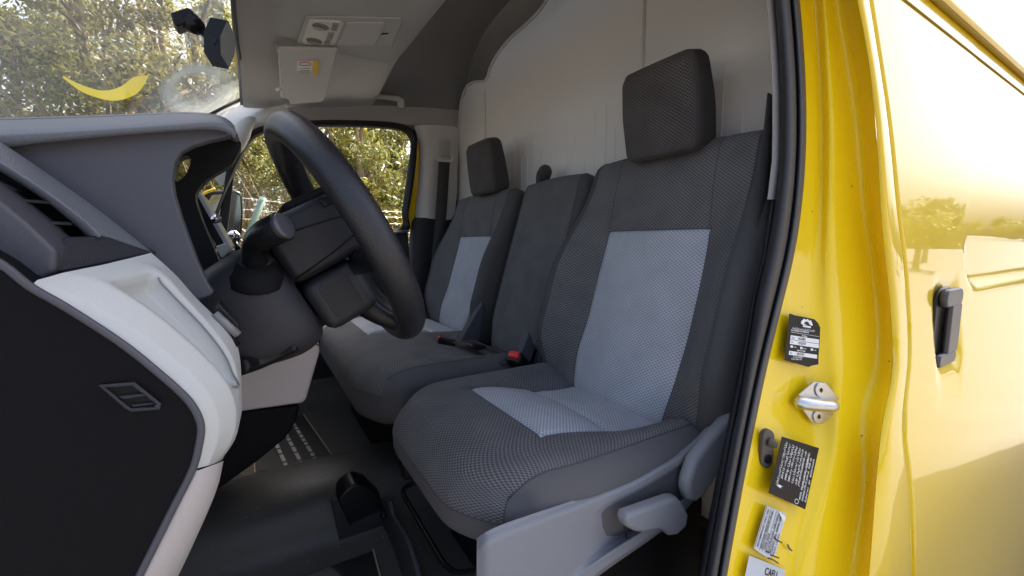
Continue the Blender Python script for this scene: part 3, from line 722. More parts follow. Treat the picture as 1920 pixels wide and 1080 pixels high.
# outlet on the end panel
vo = [(184, 722), (252, 716), (303, 757), (299, 768), (246, 772), (232, 764)]
vi = [(199, 727), (248, 723), (292, 757), (288, 763), (246, 765), (238, 760)]
n_ = len(vo)
vent = mesh("outlet_frame", [Q(x, y, .4045) for x, y in vo]+[Q((a+c)/2, (b+d)/2, .400) for (a, b), (c, d) in zip(vo, vi)]+[Q(x, y, .4035) for x, y in vi],
     [(k*n_+i, k*n_+(i+1) % n_, (k+1)*n_+(i+1) % n_, (k+1)*n_+i) for k in (0, 1) for i in range(n_)], DASH2, dash, bevel=.0005)
mesh("outlet_duct", [Q(x, y, .4042) for x, y in vi], [tuple(range(n_))], VOID, vent, smooth=False)
prism("outlet_slat", [Q(x, y, .4038) for x, y in ((222, 742), (270, 736), (276, 741), (232, 748))], (0, -.002, 0), DASH, vent, bevel=.0006)
prism("outlet_slat", [Q(x, y, .4038) for x, y in ((246, 758), (288, 753), (291, 757), (250, 762))], (0, -.002, 0), DASH, vent, bevel=.0006)

# pale lower trim: rails from the end panel round to its inner edge
NT = 40
T0 = [(58, 536), (130, 576), (230, 641), (300, 696), (352, 742), (376, 775), (383, 805), (378, 838), (366, 879)]
T1 = [(70, 525), (142, 556), (240, 612), (318, 668), (376, 722), (402, 762), (410, 800), (404, 838), (390, 873)]
T2 = [(120, 511), (190, 528), (275, 578), (352, 640), (412, 700), (438, 748), (443, 792), (432, 832), (406, 868)]
T3 = [(190, 497), (244, 517), (318, 575), (380, 635), (425, 690), (447, 738), (449, 785), (440, 825), (412, 866)]
T4 = [(240, 485), (300, 508), (352, 562), (400, 615), (436, 668), (450, 725), (451, 775), (443, 815), (416, 862)]
T5 = [(284, 474), (330, 516), (366, 557), (402, 592), (434, 625), (449, 665), (453, 730), (450, 790), (418, 860)]
rl = []
for L, y in ((T0, .4065), (T1, .412), (T2, .428), (T3, .452), (T4, .475), (T5, .500), (T5, .56)):
    rl.append(resample([Q(a, b, y) for a, b in L], NT))
A = np.array(rl)
# pocket pressed into the face between rails T2 and T3..T4
fine = []
ts = np.linspace(0, len(rl)-1, 49)
for t in ts:
    i = min(int(t), len(rl)-2); f = t-i
    fine.append(A[i]*(1-f)+A[i+1]*f)
fine = np.array(fine)
for i, t in enumerate(ts):
    for j in range(NT):
        s_ = j/(NT-1)
        d = sstep(2.1, 2.45, t)*(1-sstep(3.65, 3.8, t))*sstep(.10, .16, s_)*(1-sstep(.60, .66, s_))
        fine[i, j] += np.array((-.012, .006, -.006))*d
row = int(np.argmin(abs(ts-3.78))); row2 = int(np.argmin(abs(ts-2.25)))
pk = [fine[row, j]+np.array((.0006, -.0010, .0006)) for j in range(5, 26)]+[fine[i, 26]+np.array((.0006, -.0010, .0006)) for i in range(row, row2, -1)]
tube("pocket_edge_shade", pk, .0007, mat("pocket_shade_line", (.22, .22, .22), .6), dash, seg=6)  # dark line painting the shade along the pocket's edge
trim = loft("lower_trim", [list(r) for r in fine], WHITE, dash)
# strip continuing down to the sill
loft("kick_trim", [resample([Q(a, b, y) for a, b in L]+[Q(*L[-1], y)+np.array((-.06, 0, -.36))], 30) for L, y in (
    ([(366, 881), (331, 953), (266, 1083), (190, 1230)], .4065), ([(372, 882), (340, 955), (276, 1083), (200, 1230)], .405), ([(410, 868), (394, 940), (322, 1083), (246, 1230)], .425), ([(419, 864), (402, 930), (333, 1083), (258, 1230)], .450), ([(419, 864), (402, 930), (333, 1083), (258, 1230)], .60))], mat("kick_plastic", (.44, .41, .395), .5, bump=(900, .1, 'voro'), var=.05), dash)
# coin / switch holder on the trim
prism("switch_block", [Q(x, y, .505) for x, y in ((400, 574), (410, 568), (448, 608), (450, 622), (446, 638), (398, 596))], (0, .03, 0), BLACK, dash, bevel=.002)
tube("switch_key", [Q(402, 588, .495), Q(446, 628, .495)], .004, mat("clear_key", (.2, .2, .2), .08), dash, seg=8)
tube("switch_key", [Q(410, 606, .498), Q(446, 648, .498)], .003, BLACK, dash, seg=8)

# binnacle: door-side cheek
ck = [(-260, 250), (-100, 262), (100, 250), (250, 244), (436, 234), (441, 250), (425, 258), (395, 264), (362, 274), (340, 286), (329, 304), (324, 335), (328, 365), (340, 405), (356, 450), (372, 492), (390, 530), (401, 548), (394, 556), (372, 562), (340, 640), (-260, 640)]
cheek = prism("binnacle_cheek", [Q(x, y, .53) for x, y in ck], (0, .014, 0), DASH2, dash, bevel=.005)
# hood pad over it, running across to the far cheek
hd = [(-260, 228), (-100, 225), (0, 222), (150, 218), (280, 213), (345, 211), (390, 213), (420, 222), (438, 236), (443, 252), (438, 262), (420, 252), (380, 246), (300, 250), (180, 260), (60, 273), (0, 280), (-260, 300)]
prism("hood_pad", [Q(x, y, .560) for x, y in hd], (0, .285, .05), DASH2, dash, bevel=.006, seg=4, angle=50)
H0 = [(-260, 226), (0, 221), (150, 217), (280, 212), (345, 210), (395, 213), (425, 222), (440, 236)]
H1 = [(-260, 268), (0, 253), (150, 245), (300, 235), (380, 229), (415, 230), (434, 238), (443, 250)]
H2 = [(-260, 300), (0, 277), (60, 270), (180, 258), (300, 248), (390, 243), (425, 249), (441, 262)]
loft("hood_edge", [resample([Q(a, b, y) for a, b in L], 50) for L, y in ((H0, .62), (H0, .575), ([(x, y+2) for x, y in H0], .566), ([(a*.3+c*.7, b*.3+d*.7) for (a, b), (c, d) in zip(H0, H1)], .524), (H1, .513), ([(x, y+4) for x, y in H1], .511), (H2, .516), ([(x, y-3) for x, y in H2], .56))], DASHTOP, dash)  # pale blue-grey colour holds the sky light on the hood's upper edge
# far cheek with its opening
fc = [(300, 240), (442, 258), (441, 297), (428, 312), (404, 326), (384, 340), (370, 356), (366, 372), (374, 400), (392, 445), (412, 492), (425, 525), (405, 560), (340, 560), (322, 400)]
hole = [(333, 300), (346, 292), (356, 295), (357, 306), (350, 324), (340, 336), (329, 339), (326, 322)]
def ringplate(name, outer, inner, y, th, m, par):
    import mathutils
    O = resample([(x, yy, 0) for x, yy in outer+[outer[0]]], 81)[:-1]; I = resample([(x, yy, 0) for x, yy in inner+[inner[0]]], 41)[:-1]
    P = [V3(Q(p[0], p[1], y)) for p in O]; H = [V3(Q(p[0], p[1], y)) for p in I]
    tris = mathutils.geometry.tessellate_polygon([P, H]); vs = P+H; n = len(vs)
    fs = [tuple(t) for t in tris]; vs2 = vs+[v+Vector((0, th, 0)) for v in vs]
    fs += [tuple(x+n for x in t[::-1]) for t in tris]
    a = len(P)
    fs += [(i, (i+1) % a, n+(i+1) % a, n+i) for i in range(a)]
    b = len(H); fs += [(a+i, n+a+i, n+a+(i+1) % b, a+(i+1) % b) for i in range(b)]
    return mesh(name, vs2, fs, m, par, smooth=False)
ringplate("binnacle_cheek", fc, hole, .80, .03, DASH, dash)
# driver's outboard air vent
vp = empty("outboard_vent", Q(100, 440, .48), None, None); attach(vp, dash); 
vp.location = V3((0, 0, 0)); vp.matrix_parent_inverse = PINV(dash)
R0 = [(-260, 120), (-60, 222), (0, 265), (60, 305), (120, 347), (180, 390), (240, 437), (286, 474)]
R1 = [(-260, 160), (-60, 262), (0, 300), (48, 330), (96, 362), (150, 403), (176, 426), (190, 441)]
R2 = [(-260, 200), (-60, 287), (0, 322), (45, 349), (88, 379), (132, 414), (150, 430), (160, 441)]
loft("vent_rim", [resample([Q(a, b, y) for a, b in L], 40) for L, y in ((R0, .530), (R0, .508), ([(x-5, y+7) for x, y in R0], .500), (R1, .478), ([(x-3, y+4) for x, y in R1], .474), (R2, .486), (R2, .53))], DASHTOP, dash)
# lower lip of the vent and the block under it
lip = [(-260, 230), (-60, 330), (0, 376), (50, 416), (106, 470), (104, 512), (58, 534), (0, 490), (-130, 416), (-260, 378)]
prism("vent_lip", [Q(x, y, .432) for x, y in lip], (0, .06, 0), DASH2, dash, bevel=.004)
prism("vent_corner", [Q(106, 470, .440), Q(116, 444, .470), Q(162, 443, .474), Q(191, 441, .476), Q(286, 475, .500), Q(190, 497, .462), Q(104, 514, .438)], (0, .05, 0), DASH, dash, bevel=.003)
loft("vent_duct", [resample([Q(a, b, y) for a, b in L], 10) for L, y in ((R2, .52), ([(-260, 235), (-60, 335), (0, 380), (106, 472)], .52))], VOID, dash)
for (ax, ay, bx, by) in ((-40, 322, 28, 352), (28, 372, 92, 376), (84, 414, 134, 416), (-20, 345, 40, 368)):
    prism("vent_slat", [Q(ax, ay, .478), Q(bx, by, .484), Q(bx+4, by+7, .484), Q(ax+8, ay+7, .478)], (0, .03, 0), DASH, dash, bevel=.001)
bpy.data.objects.remove(vp)

# centre display seen on edge through the binnacle gap
cdp = empty("tablet_display", Q(395, 420, .98), "thin tablet display standing on edge past the instrument hood", "display")
prism("case", [Q(x, y, .98) for x, y in ((362, 352), (368, 352), (434, 466), (412, 478), (402, 452), (384, 420))], (.0, .22, 0), BLACK, cdp, bevel=.002)
prism("edge_frame", [Q(x, y, .975) for x, y in ((362, 352), (369, 353), (432, 462), (427, 470))], (0, .22, 0), mat("silver_frame", (.45, .46, .47), .35), cdp, bevel=.002)
prism("base_foot", [Q(x, y, .96) for x, y in ((404, 462), (424, 455), (436, 466), (415, 484))], (0, .05, 0), WHITE, cdp, bevel=.003)
tube("screw_knob", [Q(402, 412, .97), Q(407, 410, .955)], .008, CHROME, cdp, seg=12)
# little chrome knob on the far door top
kn = empty("door_lock_knob", Q(440, 450, 1.9), "small chrome knob on a black stem near the passenger mirror", "knob")
tube("stem", [Q(448, 470, 1.9), Q(438, 452, 1.9)], .010, BLACK, kn, seg=12)
tube("ball", [Q(438, 452, 1.9), Q(438, 448, 1.9), Q(438, 438, 1.9), Q(438, 432, 1.9)], [.008, .020, .022, .008], CHROME, kn, seg=16, n=14)

# lower centre console with beige side
cc_ = empty("centre_console", (.0, 1.2, .8), "beige lower centre console with a dark foot behind the steering column", "console")
prism("side_shell", [Q(x, y, 1.0) for x, y in ((430, 600), (556, 606), (574, 617), (599, 641), (600, 660), (574, 752), (566, 757), (430, 776))], (0, .42, 0), BEIGE, cc_, bevel=.008)
prism("foot", [Q(x, y, 1.003) for x, y in ((428, 774), (562, 760), (556, 790), (536, 822), (480, 868), (410, 918), (330, 960), (330, 774))], (0, .36, 0), CAPM, cc_, bevel=.006)
tube("seam", [Q(575, 640, .9995), Q(600, 648, .9995)], .0012, BLACK, cc_, seg=5)

# ================================================================== steering column and wheel
scol = empty("steering_column", (.0, .69, 1.2), "dark steering column shroud with a stalk on its door side", "steering column")
WC = np.array((.123, .69, 1.31)); WN = nrm((.877, 0, .48)); WU = nrm((-.48, 0, .877)); WY = np.array((0, 1.0, 0))
def wl_(n, u, y): return WC+WN*n+WU*u+WY*y
rl = []
for nn_, ru_, rd_, ry_ in ((-.100, .050, .086, .074), (-.104, .056, .094, .084), (-.118, .060, .102, .092), (-.14, .060, .103, .095), (-.16, .058, .098, .092), (-.20, .052, .085, .085), (-.25, .045, .07, .07), (-.32, .04, .06, .06)):
    r = []
    for a in np.linspace(0, 2*math.pi, 33):
        ca, sa = math.cos(a), math.sin(a)
        e = 3.6
        x = abs(ca)**(2/e)*np.sign(ca); y = abs(sa)**(2/e)*np.sign(sa)
        r.append(wl_(nn_, (ru_ if y > 0 else rd_)*y-.010, ry_*x))
    rl.append(r)
loft("shroud", rl, mat("shroud_plastic", (.038, .038, .043), .42, spec=.3, bump=(900, .15, 'voro'), var=.12), scol, subsurf=1)
st = [Q(481, 514, .632), Q(478, 490, .612), Q(478, 464, .594), Q(491, 445, .578), Q(512, 433, .562), Q(531, 424, .553)]
stalk = tube("stalk", st, [.022, .0155, .0130, .0150, .0172, .0172], BLACK, scol, n=34, seg=20)
for q in (.0, .012, .024): tube("stalk_ring", [st[3]+(st[4]-st[3])*(.2+q*12), st[3]+(st[4]-st[3])*(.3+q*12)], .0166, BLACKR, stalk, seg=20)
e0 = nrm(st[5]-st[4]); tube("stalk_cap", [st[5], st[5]+e0*.003, st[5]+e0*.0045], [.0164, .0150, .0120], mat("stalk_cap_sky_sheen", (.075, .078, .086), .25), stalk, seg=20)  # paler than the stalk: sky reflection put into the cap's colour
tube("stalk_boot", [Q(480, 520, .618), Q(480, 508, .612), Q(479, 496, .606)], [.034, .030, .020], BLACKR, scol, n=10, seg=20)
tube("tilt_lever", [Q(450, 688, .60), Q(480, 680, .62), Q(520, 664, .62), Q(556, 648, .61)], [.011, .010, .009, .007], BLACK, scol, n=20, seg=12)

sw_ = empty("steering_wheel", WC, "black steering wheel with a grained rim, seen nearly edge on", "steering wheel")
ring = [wl_(0, .166*math.cos(a), .178*math.sin(a)) for a in np.linspace(0, 2*math.pi, 72, endpoint=False)]
# the rim is swept with an oval section
vs, fs = [], []
for i, p in enumerate(ring):
    a = 2*math.pi*i/72; rad = WU*math.cos(a)+WY*math.sin(a); sg = 20
    for k in range(sg):
        b = 2*math.pi*k/sg; vs.append(p+rad*.0195*math.cos(b)+WN*.0215*math.sin(b))
for i in range(72):
    for k in range(20): fs.append((i*20+k, i*20+(k+1) % 20, ((i+1) % 72)*20+(k+1) % 20, ((i+1) % 72)*20+k))
mesh("rim", vs, fs, LEATHER, sw_)
def wbox(name, n0, n1, u0, u1, y0, y1, m, par, bevel=.01, taper=0):
    vs = [wl_(n, u+(taper if n == n1 else 0)*(1 if u == u0 else -1), y) for n in (n0, n1) for u in (u0, u1) for y in (y0, y1)]
    return mesh(name, vs, [(0, 1, 3, 2), (4, 6, 7, 5), (0, 4, 5, 1), (2, 3, 7, 6), (0, 2, 6, 4), (1, 5, 7, 3)], m, par, bevel=bevel)
hub = wbox("hub", -.100, .006, -.020, .066, -.094, .094, WHEELP, sw_, .014)
low = wbox("hub_skirt", -.098, -.016, -.100, -.022, -.084, .084, mat("skirt_plastic", (.018, .018, .020), .5, bump=(900, .15, 'voro'), var=.1), sw_, .018)
wbox("airbag_cover", -.004, .022, -.055, .060, -.080, .080, LEATHER, sw_, .012, .01)
cr = wbox("hub_crown", -.060, .006, .064, .076, -.072, .072, BLACKR, sw_, .005)
wbox("hub_crown", -.020, .012, .050, .060, -.099, -.080, BLACK, sw_, .003)
tube("hub_seam", [wl_(-.098, -.012, -.0945), wl_(-.04, -.004, -.0948), wl_(.0, .004, -.0948)], .0012, BLACKR, hub, seg=6)
tube("hub_seam", [wl_(-.098, .046, -.0945), wl_(-.02, .034, -.0948), wl_(.0, .030, -.0948)], .0010, BLACKR, hub, seg=6)
prism("skirt_cover", [wl_(-.060+x, -.060+z, -.0845) for x, z in capsule(0, 0, .020, .028, r=.011)], (0, -.0012, 0), WHEELP, low, bevel=.0005)
for s_ in (-1, 1):
    tube("spoke", [wl_(-.020, -.03, .08*s_), wl_(-.016, -.032, .125*s_), wl_(-.006, -.034, .172*s_)], [.018, .015, .013], BLACK, sw_, n=10, sx=.5)
    tube("spoke", [wl_(-.040, -.085, .045*s_), wl_(-.026, -.12, .060*s_), wl_(-.004, -.152, .066*s_)], [.020, .015, .012], BLACK, sw_, n=10, sx=.6)

# ================================================================== driver's seat
def gaussline(x, c, w): return math.exp(-((x-c)/w)**2)
drv = empty("driver_seat", (.5, .69, .58), "driver seat in dark knit with pale grey centre panels, nearest the open door", "car seat")
# cushion: half sizes x .245, y .262, z .08
CS = (.245, .262, .085)
UF, UP_, VP = -.28, .42, .52        # front seam of the pale panel, pleat, side seams
def cush_def(cx_, cy_, cz0, wide=1.0):
    def f(p, u, v, w):
        x, y, z = p
        k = sstep(-.2, 1, w)
        bol = sstep(.45, .85, abs(v))
        dish = -.004-.050*sstep(-.3, .75, u)*(1-bol)*(1-.3*sstep(.8, 1, u))
        crown = .012*(1-v*v)*(1-bol)*0
        nose = -.016*sstep(-.6, -1.0, u)
        gr = 0
        if abs(v) < VP+.04 and u > UF-.05:
            gr -= .006*gaussline(abs(v), VP, .018)
            gr -= .005*gaussline(u, UF, .018)*(1 if abs(v) < VP+.03 else 0)
            gr -= .012*gaussline(u, UP_, .035)*(1 if abs(v) < VP else 0)
        puff = .008*(1-(v/VP)**2)*sstep(UF, UF+.2, u) if abs(v) < VP else 0
        z2 = z+k*(dish+nose+gr+puff)
        # plan: front corners pulled back, front bowed
        x2 = x+.055*sstep(.35, 1, abs(v))**2*sstep(0, -1, u)*-1*-1
        y2 = y*(1-.05*sstep(-.2, -1, u))
        # underside rises towards the front
        if w < 0: z2 += .046*sstep(.2, -1, u)*(-w)
        return np.array((cx_+x2, cy_+y2*wide, cz0+z2))
    return f
U = lines(30, [UF, UP_], .02); VV = lines(30, [-.9, -VP, VP, .9], .02); WWl = lines(9, [.25], .06)
def ccls(ax, s, u, v, w):
    if ax == 2 and s < 0: return 'under'
    if ax == 2:
        if abs(v) < VP and u > UF: return 'pale' if u < UP_ else 'pale2'
        if abs(v) > .9: return 'side'
        return 'top'
    if ax == 0 and s > 0: return 'under'
    if ax == 1: return 'side'
    return 'top' if w > .25 and abs(v) < .9 else 'side'
dcush, dpos = upholstery(drv, CS, .058, U, VV, WWl, cush_def(.466, .696, .898), ccls,
    {'top': ("cushion_cover", FDARK), 'pale': ("cushion_panel", FLIGHT), 'pale2': ("cushion_panel", FLIGHT), 'side': ("cushion_side", FSMOOTH2), 'under': ("cushion_underside", BLACKR)},
    seams=[[(u, s, 1) for u in U if u >= UF] for s in (-VP, VP)]+[[(UF, v, 1) for v in VV if abs(v) <= VP], [(UP_, v, 1) for v in VV if abs(v) <= VP]]+[[(-1, v, .25) for v in VV if abs(v) <= .9], [(-1, -.9, w) for w in WWl if w > -.5]+[(u, -.9, 1) for u in U]])
# backrest: local thickness x, width y, height along the back
BT = R(16.4)
def back_def(bx, by, bz, tilt, hw_bottom=1.0, hw_top=.9, bol_amt=.05, panel=True, vp=.53, zt=.355, H=.29):
    c_, s_ = math.cos(tilt), math.sin(tilt)
    def f(p, u, v, w):
        # p: x = across thickness (u=-1 front), y across, z up
        x, y, z = p
        wid = hw_bottom+(hw_top-hw_bottom)*sstep(-.1, 1, w)
        if w < -.6: wid -= .10*sstep(-.6, -1, w)
        y2 = y*wid
        fr = sstep(.2, -1, u)
        bol = sstep(.5, .92, abs(v))*(sstep(-1.05, -.5, w)*(1-sstep(-.1, .75, w)))
        x2 = x-fr*bol_amt*bol
        x2 += fr*.018*(1-sstep(.55, .9, abs(v)))*sstep(-.9, -.3, w)*(1-sstep(.2, .8, w))   # lumbar hollow
        x2 -= fr*.012*sstep(-.55, -1, w)*-1
        if panel:
            g_ = 0
            if w < zt+.03: g_ += .006*gaussline(abs(v), vp, .02)
            if abs(v) < vp+.02: g_ += .005*gaussline(w, zt, .015)
            if w > zt: g_ += .0025*gaussline(abs(v), vp, .018)
            pf = -.006*(1-(v/vp)**2) if abs(v) < vp and w < zt else 0
            x2 += fr*(g_+pf)
        z2 = z-.010*v*v*sstep(.6, 1, w)
        return np.array((bx+x2*c_+z2*s_, by+y2, bz-x2*s_+z2*c_))
    return f
def bcls(vp, zt, panel=True):
    def f(ax, s, u, v, w):
        if ax == 0 and s < 0:
            if abs(v) > .85: return 'side' if v < 0 else 'side2'
            return 'pale' if panel and abs(v) < vp and w < zt else 'front'
        if ax == 1: return 'side' if s < 0 else 'side2'
        if ax == 2:
            if s > 0 and u < .3 and abs(v) < .85: return 'front'
            return 'rear'
        return 'rear'
    return f
def backrest(parent, bx, by, bz, half, tilt, rad, **kw):
    vp, zt, panel = kw.get('vp', .53), kw.get('zt', .355), kw.get('panel', True)
    Ub = lines(9, [-.55], .1); Vb = lines(30, [-.85, -vp, vp, .85], .02); Wb = lines(34, [zt], .015)
    return upholstery(parent, half, rad, Ub, Vb, Wb, back_def(bx, by, bz, tilt, **kw), bcls(vp, zt, panel),
        {'front': ("backrest_cover", FDARK), 'pale': ("backrest_panel", FLIGHT), 'side': ("backrest_side", FSMOOTH), 'side2': ("backrest_side", FSMOOTH), 'rear': ("backrest_rear", FSMOOTH)},
        seams=[[(-1, s, w) for w in Wb]+[(u, s, 1) for u in Ub if u < .3] for s in (-.85, .85)]+([[(-1, s, w) for w in Wb] for s in (-vp, vp)]+[[(-1, v, zt) for v in Vb if abs(v) <= vp]] if panel else []))
# UV of upholstery assumes w on top; fronts (ax 0) get metres through z/y which suits the backs
backrest(drv, .813, .690, 1.208, (.055, .262, .326), BT, .036, hw_bottom=1.09, hw_top=.985, bol_amt=.056)
# headrest
HSIDE = mat("headrest_side_cloth", (.045, .042, .042), .8, bump=(1500, .3, 'noise'), var=.1)
def headrest(parent, hx_, hy, hz, tilt=R(-13), half=(.045, .108, .102)):
    c_, s_ = math.cos(tilt), math.sin(tilt)
    def f(p, u, v, w):
        x, y, z = p
        x2 = x+(.030*(w*.5+.5)*(1 if u < 0 else 0))*(-u) if u < 0 else x
        x2 = x+.022*(.5+.5*w)*max(0, -u)-.012*(1-v*v)*max(0, -u)
        y2 = y*(1-.06*sstep(0, 1, w)-.05*sstep(0, -1, w))
        return np.array((hx_+x2*c_+z*s_, hy+y2, hz-x2*s_+z*c_))
    U_ = lines(9, [-.1], .1); V_ = lines(22, [-.80, .80], .02); W_ = lines(22, [], .02)
    def cl(ax, s, u, v, w):
        if ax == 1: return 'side' if s < 0 else 'side2'
        return 'front'
    upholstery(parent, half, .026, U_, V_, W_, f, cl, {'front': ("headrest_cover", FHEAD), 'side': ("headrest_side", HSIDE), 'side2': ("headrest_side", HSIDE)},
        seams=[[(u, s, 1) for u in U_]+[] for s in ()])
    for s in (-1, 1): tube("headrest_post", [(hx_+.030, hy+.055*s, hz-.14), (hx_+.030, hy+.055*s, hz-.06)], .006, CHROME, parent, seg=10)
headrest(drv, .822, .680, 1.600)
# plastic side cover of the seat on the door side
def Qs(px, py, y=.425): return W(px, py, Y=y)
ctop = [(894, 1010), (910, 998), (940, 984), (985, 968), (1080, 936), (1180, 898), (1230, 872), (1270, 850), (1300, 826), (1340, 785), (1388, 742)]
cbot = [(893, 1260), (940, 1225), (990, 1190), (1040, 1148), (1120, 1082), (1170, 1046), (1222, 1010), (1262, 978), (1302, 938), (1350, 868), (1396, 775)]
A_ = np.array(resample([(x, y, 0) for x, y in ctop], 60)); B_ = np.array(resample([(x, y, 0) for x, y in cbot], 60))
rl = []
for t in np.r_[0, 0, .015, .04, np.linspace(.07, .80, 24), np.linspace(.82, 1.0, 12), 1.0, 1.0]:
    rl.append((t, []))
for q, (t, r) in enumerate(rl):
    for j in range(60):
        s_ = j/59.0; px, py = A_[j, 0]*(1-t)+B_[j, 0]*t, A_[j, 1]*(1-t)+B_[j, 1]*t
        y = .430+.010*(1-sstep(0, .10, t))+.012*(1-sstep(0, .04, s_))
        y += .014*sstep(.20, .30, t)*(1-sstep(.74, .80, t))*sstep(.40, .50, s_)
        y -= .012*sstep(.76, .82, t)*(1-sstep(.95, 1.0, t))*sstep(.30, .45, s_)
        if q == 0 or q >= len(rl)-2: y += .03
        if q == len(rl)-1: y += .03
        r.append(Qs(px, py, y))
cov = loft("side_cover", [r for _, r in rl], SEATGREY, drv)
lev = prism("height_lever", [Qs(x, y, .420) for x, y in ((1152, 960), (1158, 950), (1240, 922), (1252, 922), (1264, 936), (1271, 952), (1268, 974), (1250, 990), (1236, 992), (1226, 982), (1216, 979), (1185, 985), (1172, 983), (1156, 974))], (0, -.022, 0), SEATGREY, drv, bevel=.007, seg=4, angle=50)
prism("recline_lever", [Qs(x, y, .426) for x, y in ((1266, 908), (1268, 890), (1282, 850), (1310, 815), (1345, 775), (1384, 742), (1390, 770), (1372, 810), (1330, 872), (1300, 915), (1285, 930), (1270, 926))], (0, -.024, 0), SEATGREY, drv, bevel=.010, seg=4, angle=50)
tube("cover_slit", [Qs(1172, 986, .4315), Qs(1176, 1024, .4315)], .0011, BLACK, cov, seg=6)
# base frame
box("seat_base", (.56, .70, .69), (.36, .44, .22), BLACKR, drv, bevel=.01)
box("slide_rail", (.47, .49, .79), (.42, .03, .035), BLACK, drv, bevel=.004)
box("slide_rail", (.47, .90, .79), (.42, .03, .035), BLACK, drv, bevel=.004)
SB = .262
tube("slide_bar", [W(x, y, X=SB+.002*k) for k, (x, y) in enumerate(((800, 896), (774, 906), (758, 916), (757, 928), (768, 948), (812, 1024), (832, 1056), (848, 1070), (868, 1074), (890, 1070), (925, 1056)))], .0055, BLACK, drv, n=60, seg=12)
prism("tray", [W(x, y, X=.40) for x, y in ((770, 905), (905, 1000), (960, 1060), (860, 1085), (800, 1010))], (.14, 0, 0), VOID, drv, bevel=.004)
prism("front_bracket", [W(x, y, X=.24) for x, y in ((708, 945), (714, 936), (728, 940), (733, 965), (760, 1010), (776, 1060), (790, 1120), (760, 1120), (745, 1050), (726, 1000), (712, 985))], (.012, 0, 0), mat("bracket_paint", (.045, .047, .052), .5), drv, bevel=.004)
tube("bracket_bolt", [W(719, 966, X=.238), W(719, 966, X=.232)], .008, BLACK, drv, seg=14)
tube("cable", [W(x, y, X=.36) for x, y in ((800, 1000), (812, 1040), (806, 1070), (820, 1100))], .004, BLACK, drv, n=16)
tube("pivot_nut", [W(812, 1062, X=.33), W(812, 1062, X=.31)], .016, BLACK, drv, seg=12)
# rail end cover on the tunnel
rc = empty("rail_end_cover", W(665, 950, Z=.70), "black plastic rail end cover on the floor tunnel", "cover")
prism("shell", [W(x, y, Y=1.02) for x, y in ((634, 938), (645, 922), (660, 910), (672, 907), (690, 912), (712, 925), (716, 956), (655, 984), (640, 986))], (0, .07, 0), BLACK, rc, bevel=.006)
prism("foot_plate", [W(x, y, Y=1.01) for x, y in ((622, 940), (634, 938), (656, 985), (716, 958), (720, 985), (640, 1030))], (0, .02, 0), DASH, rc, bevel=.002)

# ================================================================== double passenger seat
bench = empty("passenger_bench", (.5, 1.5, .58), "two place passenger bench in dark knit with one pale panelled seat by the far window", "bench seat")
# cushion spans both places; the pale panel lies under the outer place only
BV0, BV1 = .03, .72
BUF = -.52
UB = lines(30, [BUF, UP_], .02)
def bench_def(p, u, v, w):
    x, y, z = p; k = sstep(-.2, 1, w)
    bol = max(sstep(.75, .98, abs(v)), gaussline(v, -.08, .10)*.5)
    dish = -.002-.034*sstep(-.3, .75, u)*(1-bol)
    nose = -.012*sstep(-.5, -1, u)
    gr = 0
    if BV0-.03 < v < BV1+.03 and u > BUF-.05:
        gr -= .005*(gaussline(v, BV0, .012)+gaussline(v, BV1, .012))+.005*gaussline(u, BUF, .02)+.008*gaussline(u, UP_, .03)
    puff = .006*sstep(BUF, BUF+.2, u) if BV0 < v < BV1 else 0
    gr -= .003*gaussline(u, -.62, .02)*(1 if v > -.2 else 0)
    z2 = z+k*(dish+nose+gr+puff)
    x2 = x+.05*sstep(.6, 1, abs(v))**2*sstep(0, -1, u)
    if w < 0: z2 += .02*sstep(.2, -1, u)*(-w)
    return np.array((.452+x2, 1.475+y, .901+z2))
VB = lines(46, [-.94, BV0, BV1], .012)
def bncls(ax, s, u, v, w):
    if ax == 2 and s < 0: return 'under'
    if ax == 2: return 'pale' if BV0 < v < BV1 and u > BUF else 'side' if v < -.94 else 'top'
    if ax == 0 and s > 0: return 'under'
    if ax == 1: return 'side'
    return 'top' if w > .3 and v > -.94 else 'side'
upholstery(bench, (.245, .475, .090), .05, UB, VB, lines(9, [.3], .06), bench_def, bncls,
    {'top': ("cushion_cover", FDARK), 'pale': ("cushion_panel", FLIGHT), 'side': ("cushion_side", FSMOOTH2), 'under': ("cushion_underside", BLACKR)},
    seams=[[(-1, v, .3) for v in VB if v >= -.94], [(u, -.94, 1) for u in UB]])
backrest(bench, .816, 1.140, 1.210, (.055, .178, .308), BT, .032, panel=False, hw_bottom=1.0, hw_top=.96, bol_amt=.0)
backrest(bench, .808, 1.622, 1.210, (.055, .272, .308), BT, .036, hw_bottom=1.0, hw_top=.97, vp=.53, bol_amt=.045)
headrest(bench, .822, 1.555, 1.600)
tube("strap_loop", [W(1010, 345, X=.87), W(1012, 328, X=.875), W(1019, 318, X=.88), W(1026, 322, X=.885), W(1022, 340, X=.89)], [.008, .010, .012, .010, .008], WEB, bench, n=20, sx=1.6)
box("bench_base", (.50, 1.45, .70), (.36, .80, .23), BLACKR, bench, bevel=.01)
box("bench_leg", (.33, 1.10, .70), (.05, .05, .22), BLACK, bench, bevel=.006)
prism("pivot_cover", [W(x, y, Y=1.34) for x, y in ((862, 640), (905, 565), (910, 578), (900, 640), (880, 652))], (0, .03, 0), DASH2, bench, bevel=.006)
prism("pivot_cover", [W(x, y, Y=1.0) for x, y in ((965, 690), (992, 618), (1000, 640), (1020, 680), (1028, 698), (985, 705))], (0, .03, 0), DASH2, bench, bevel=.006)

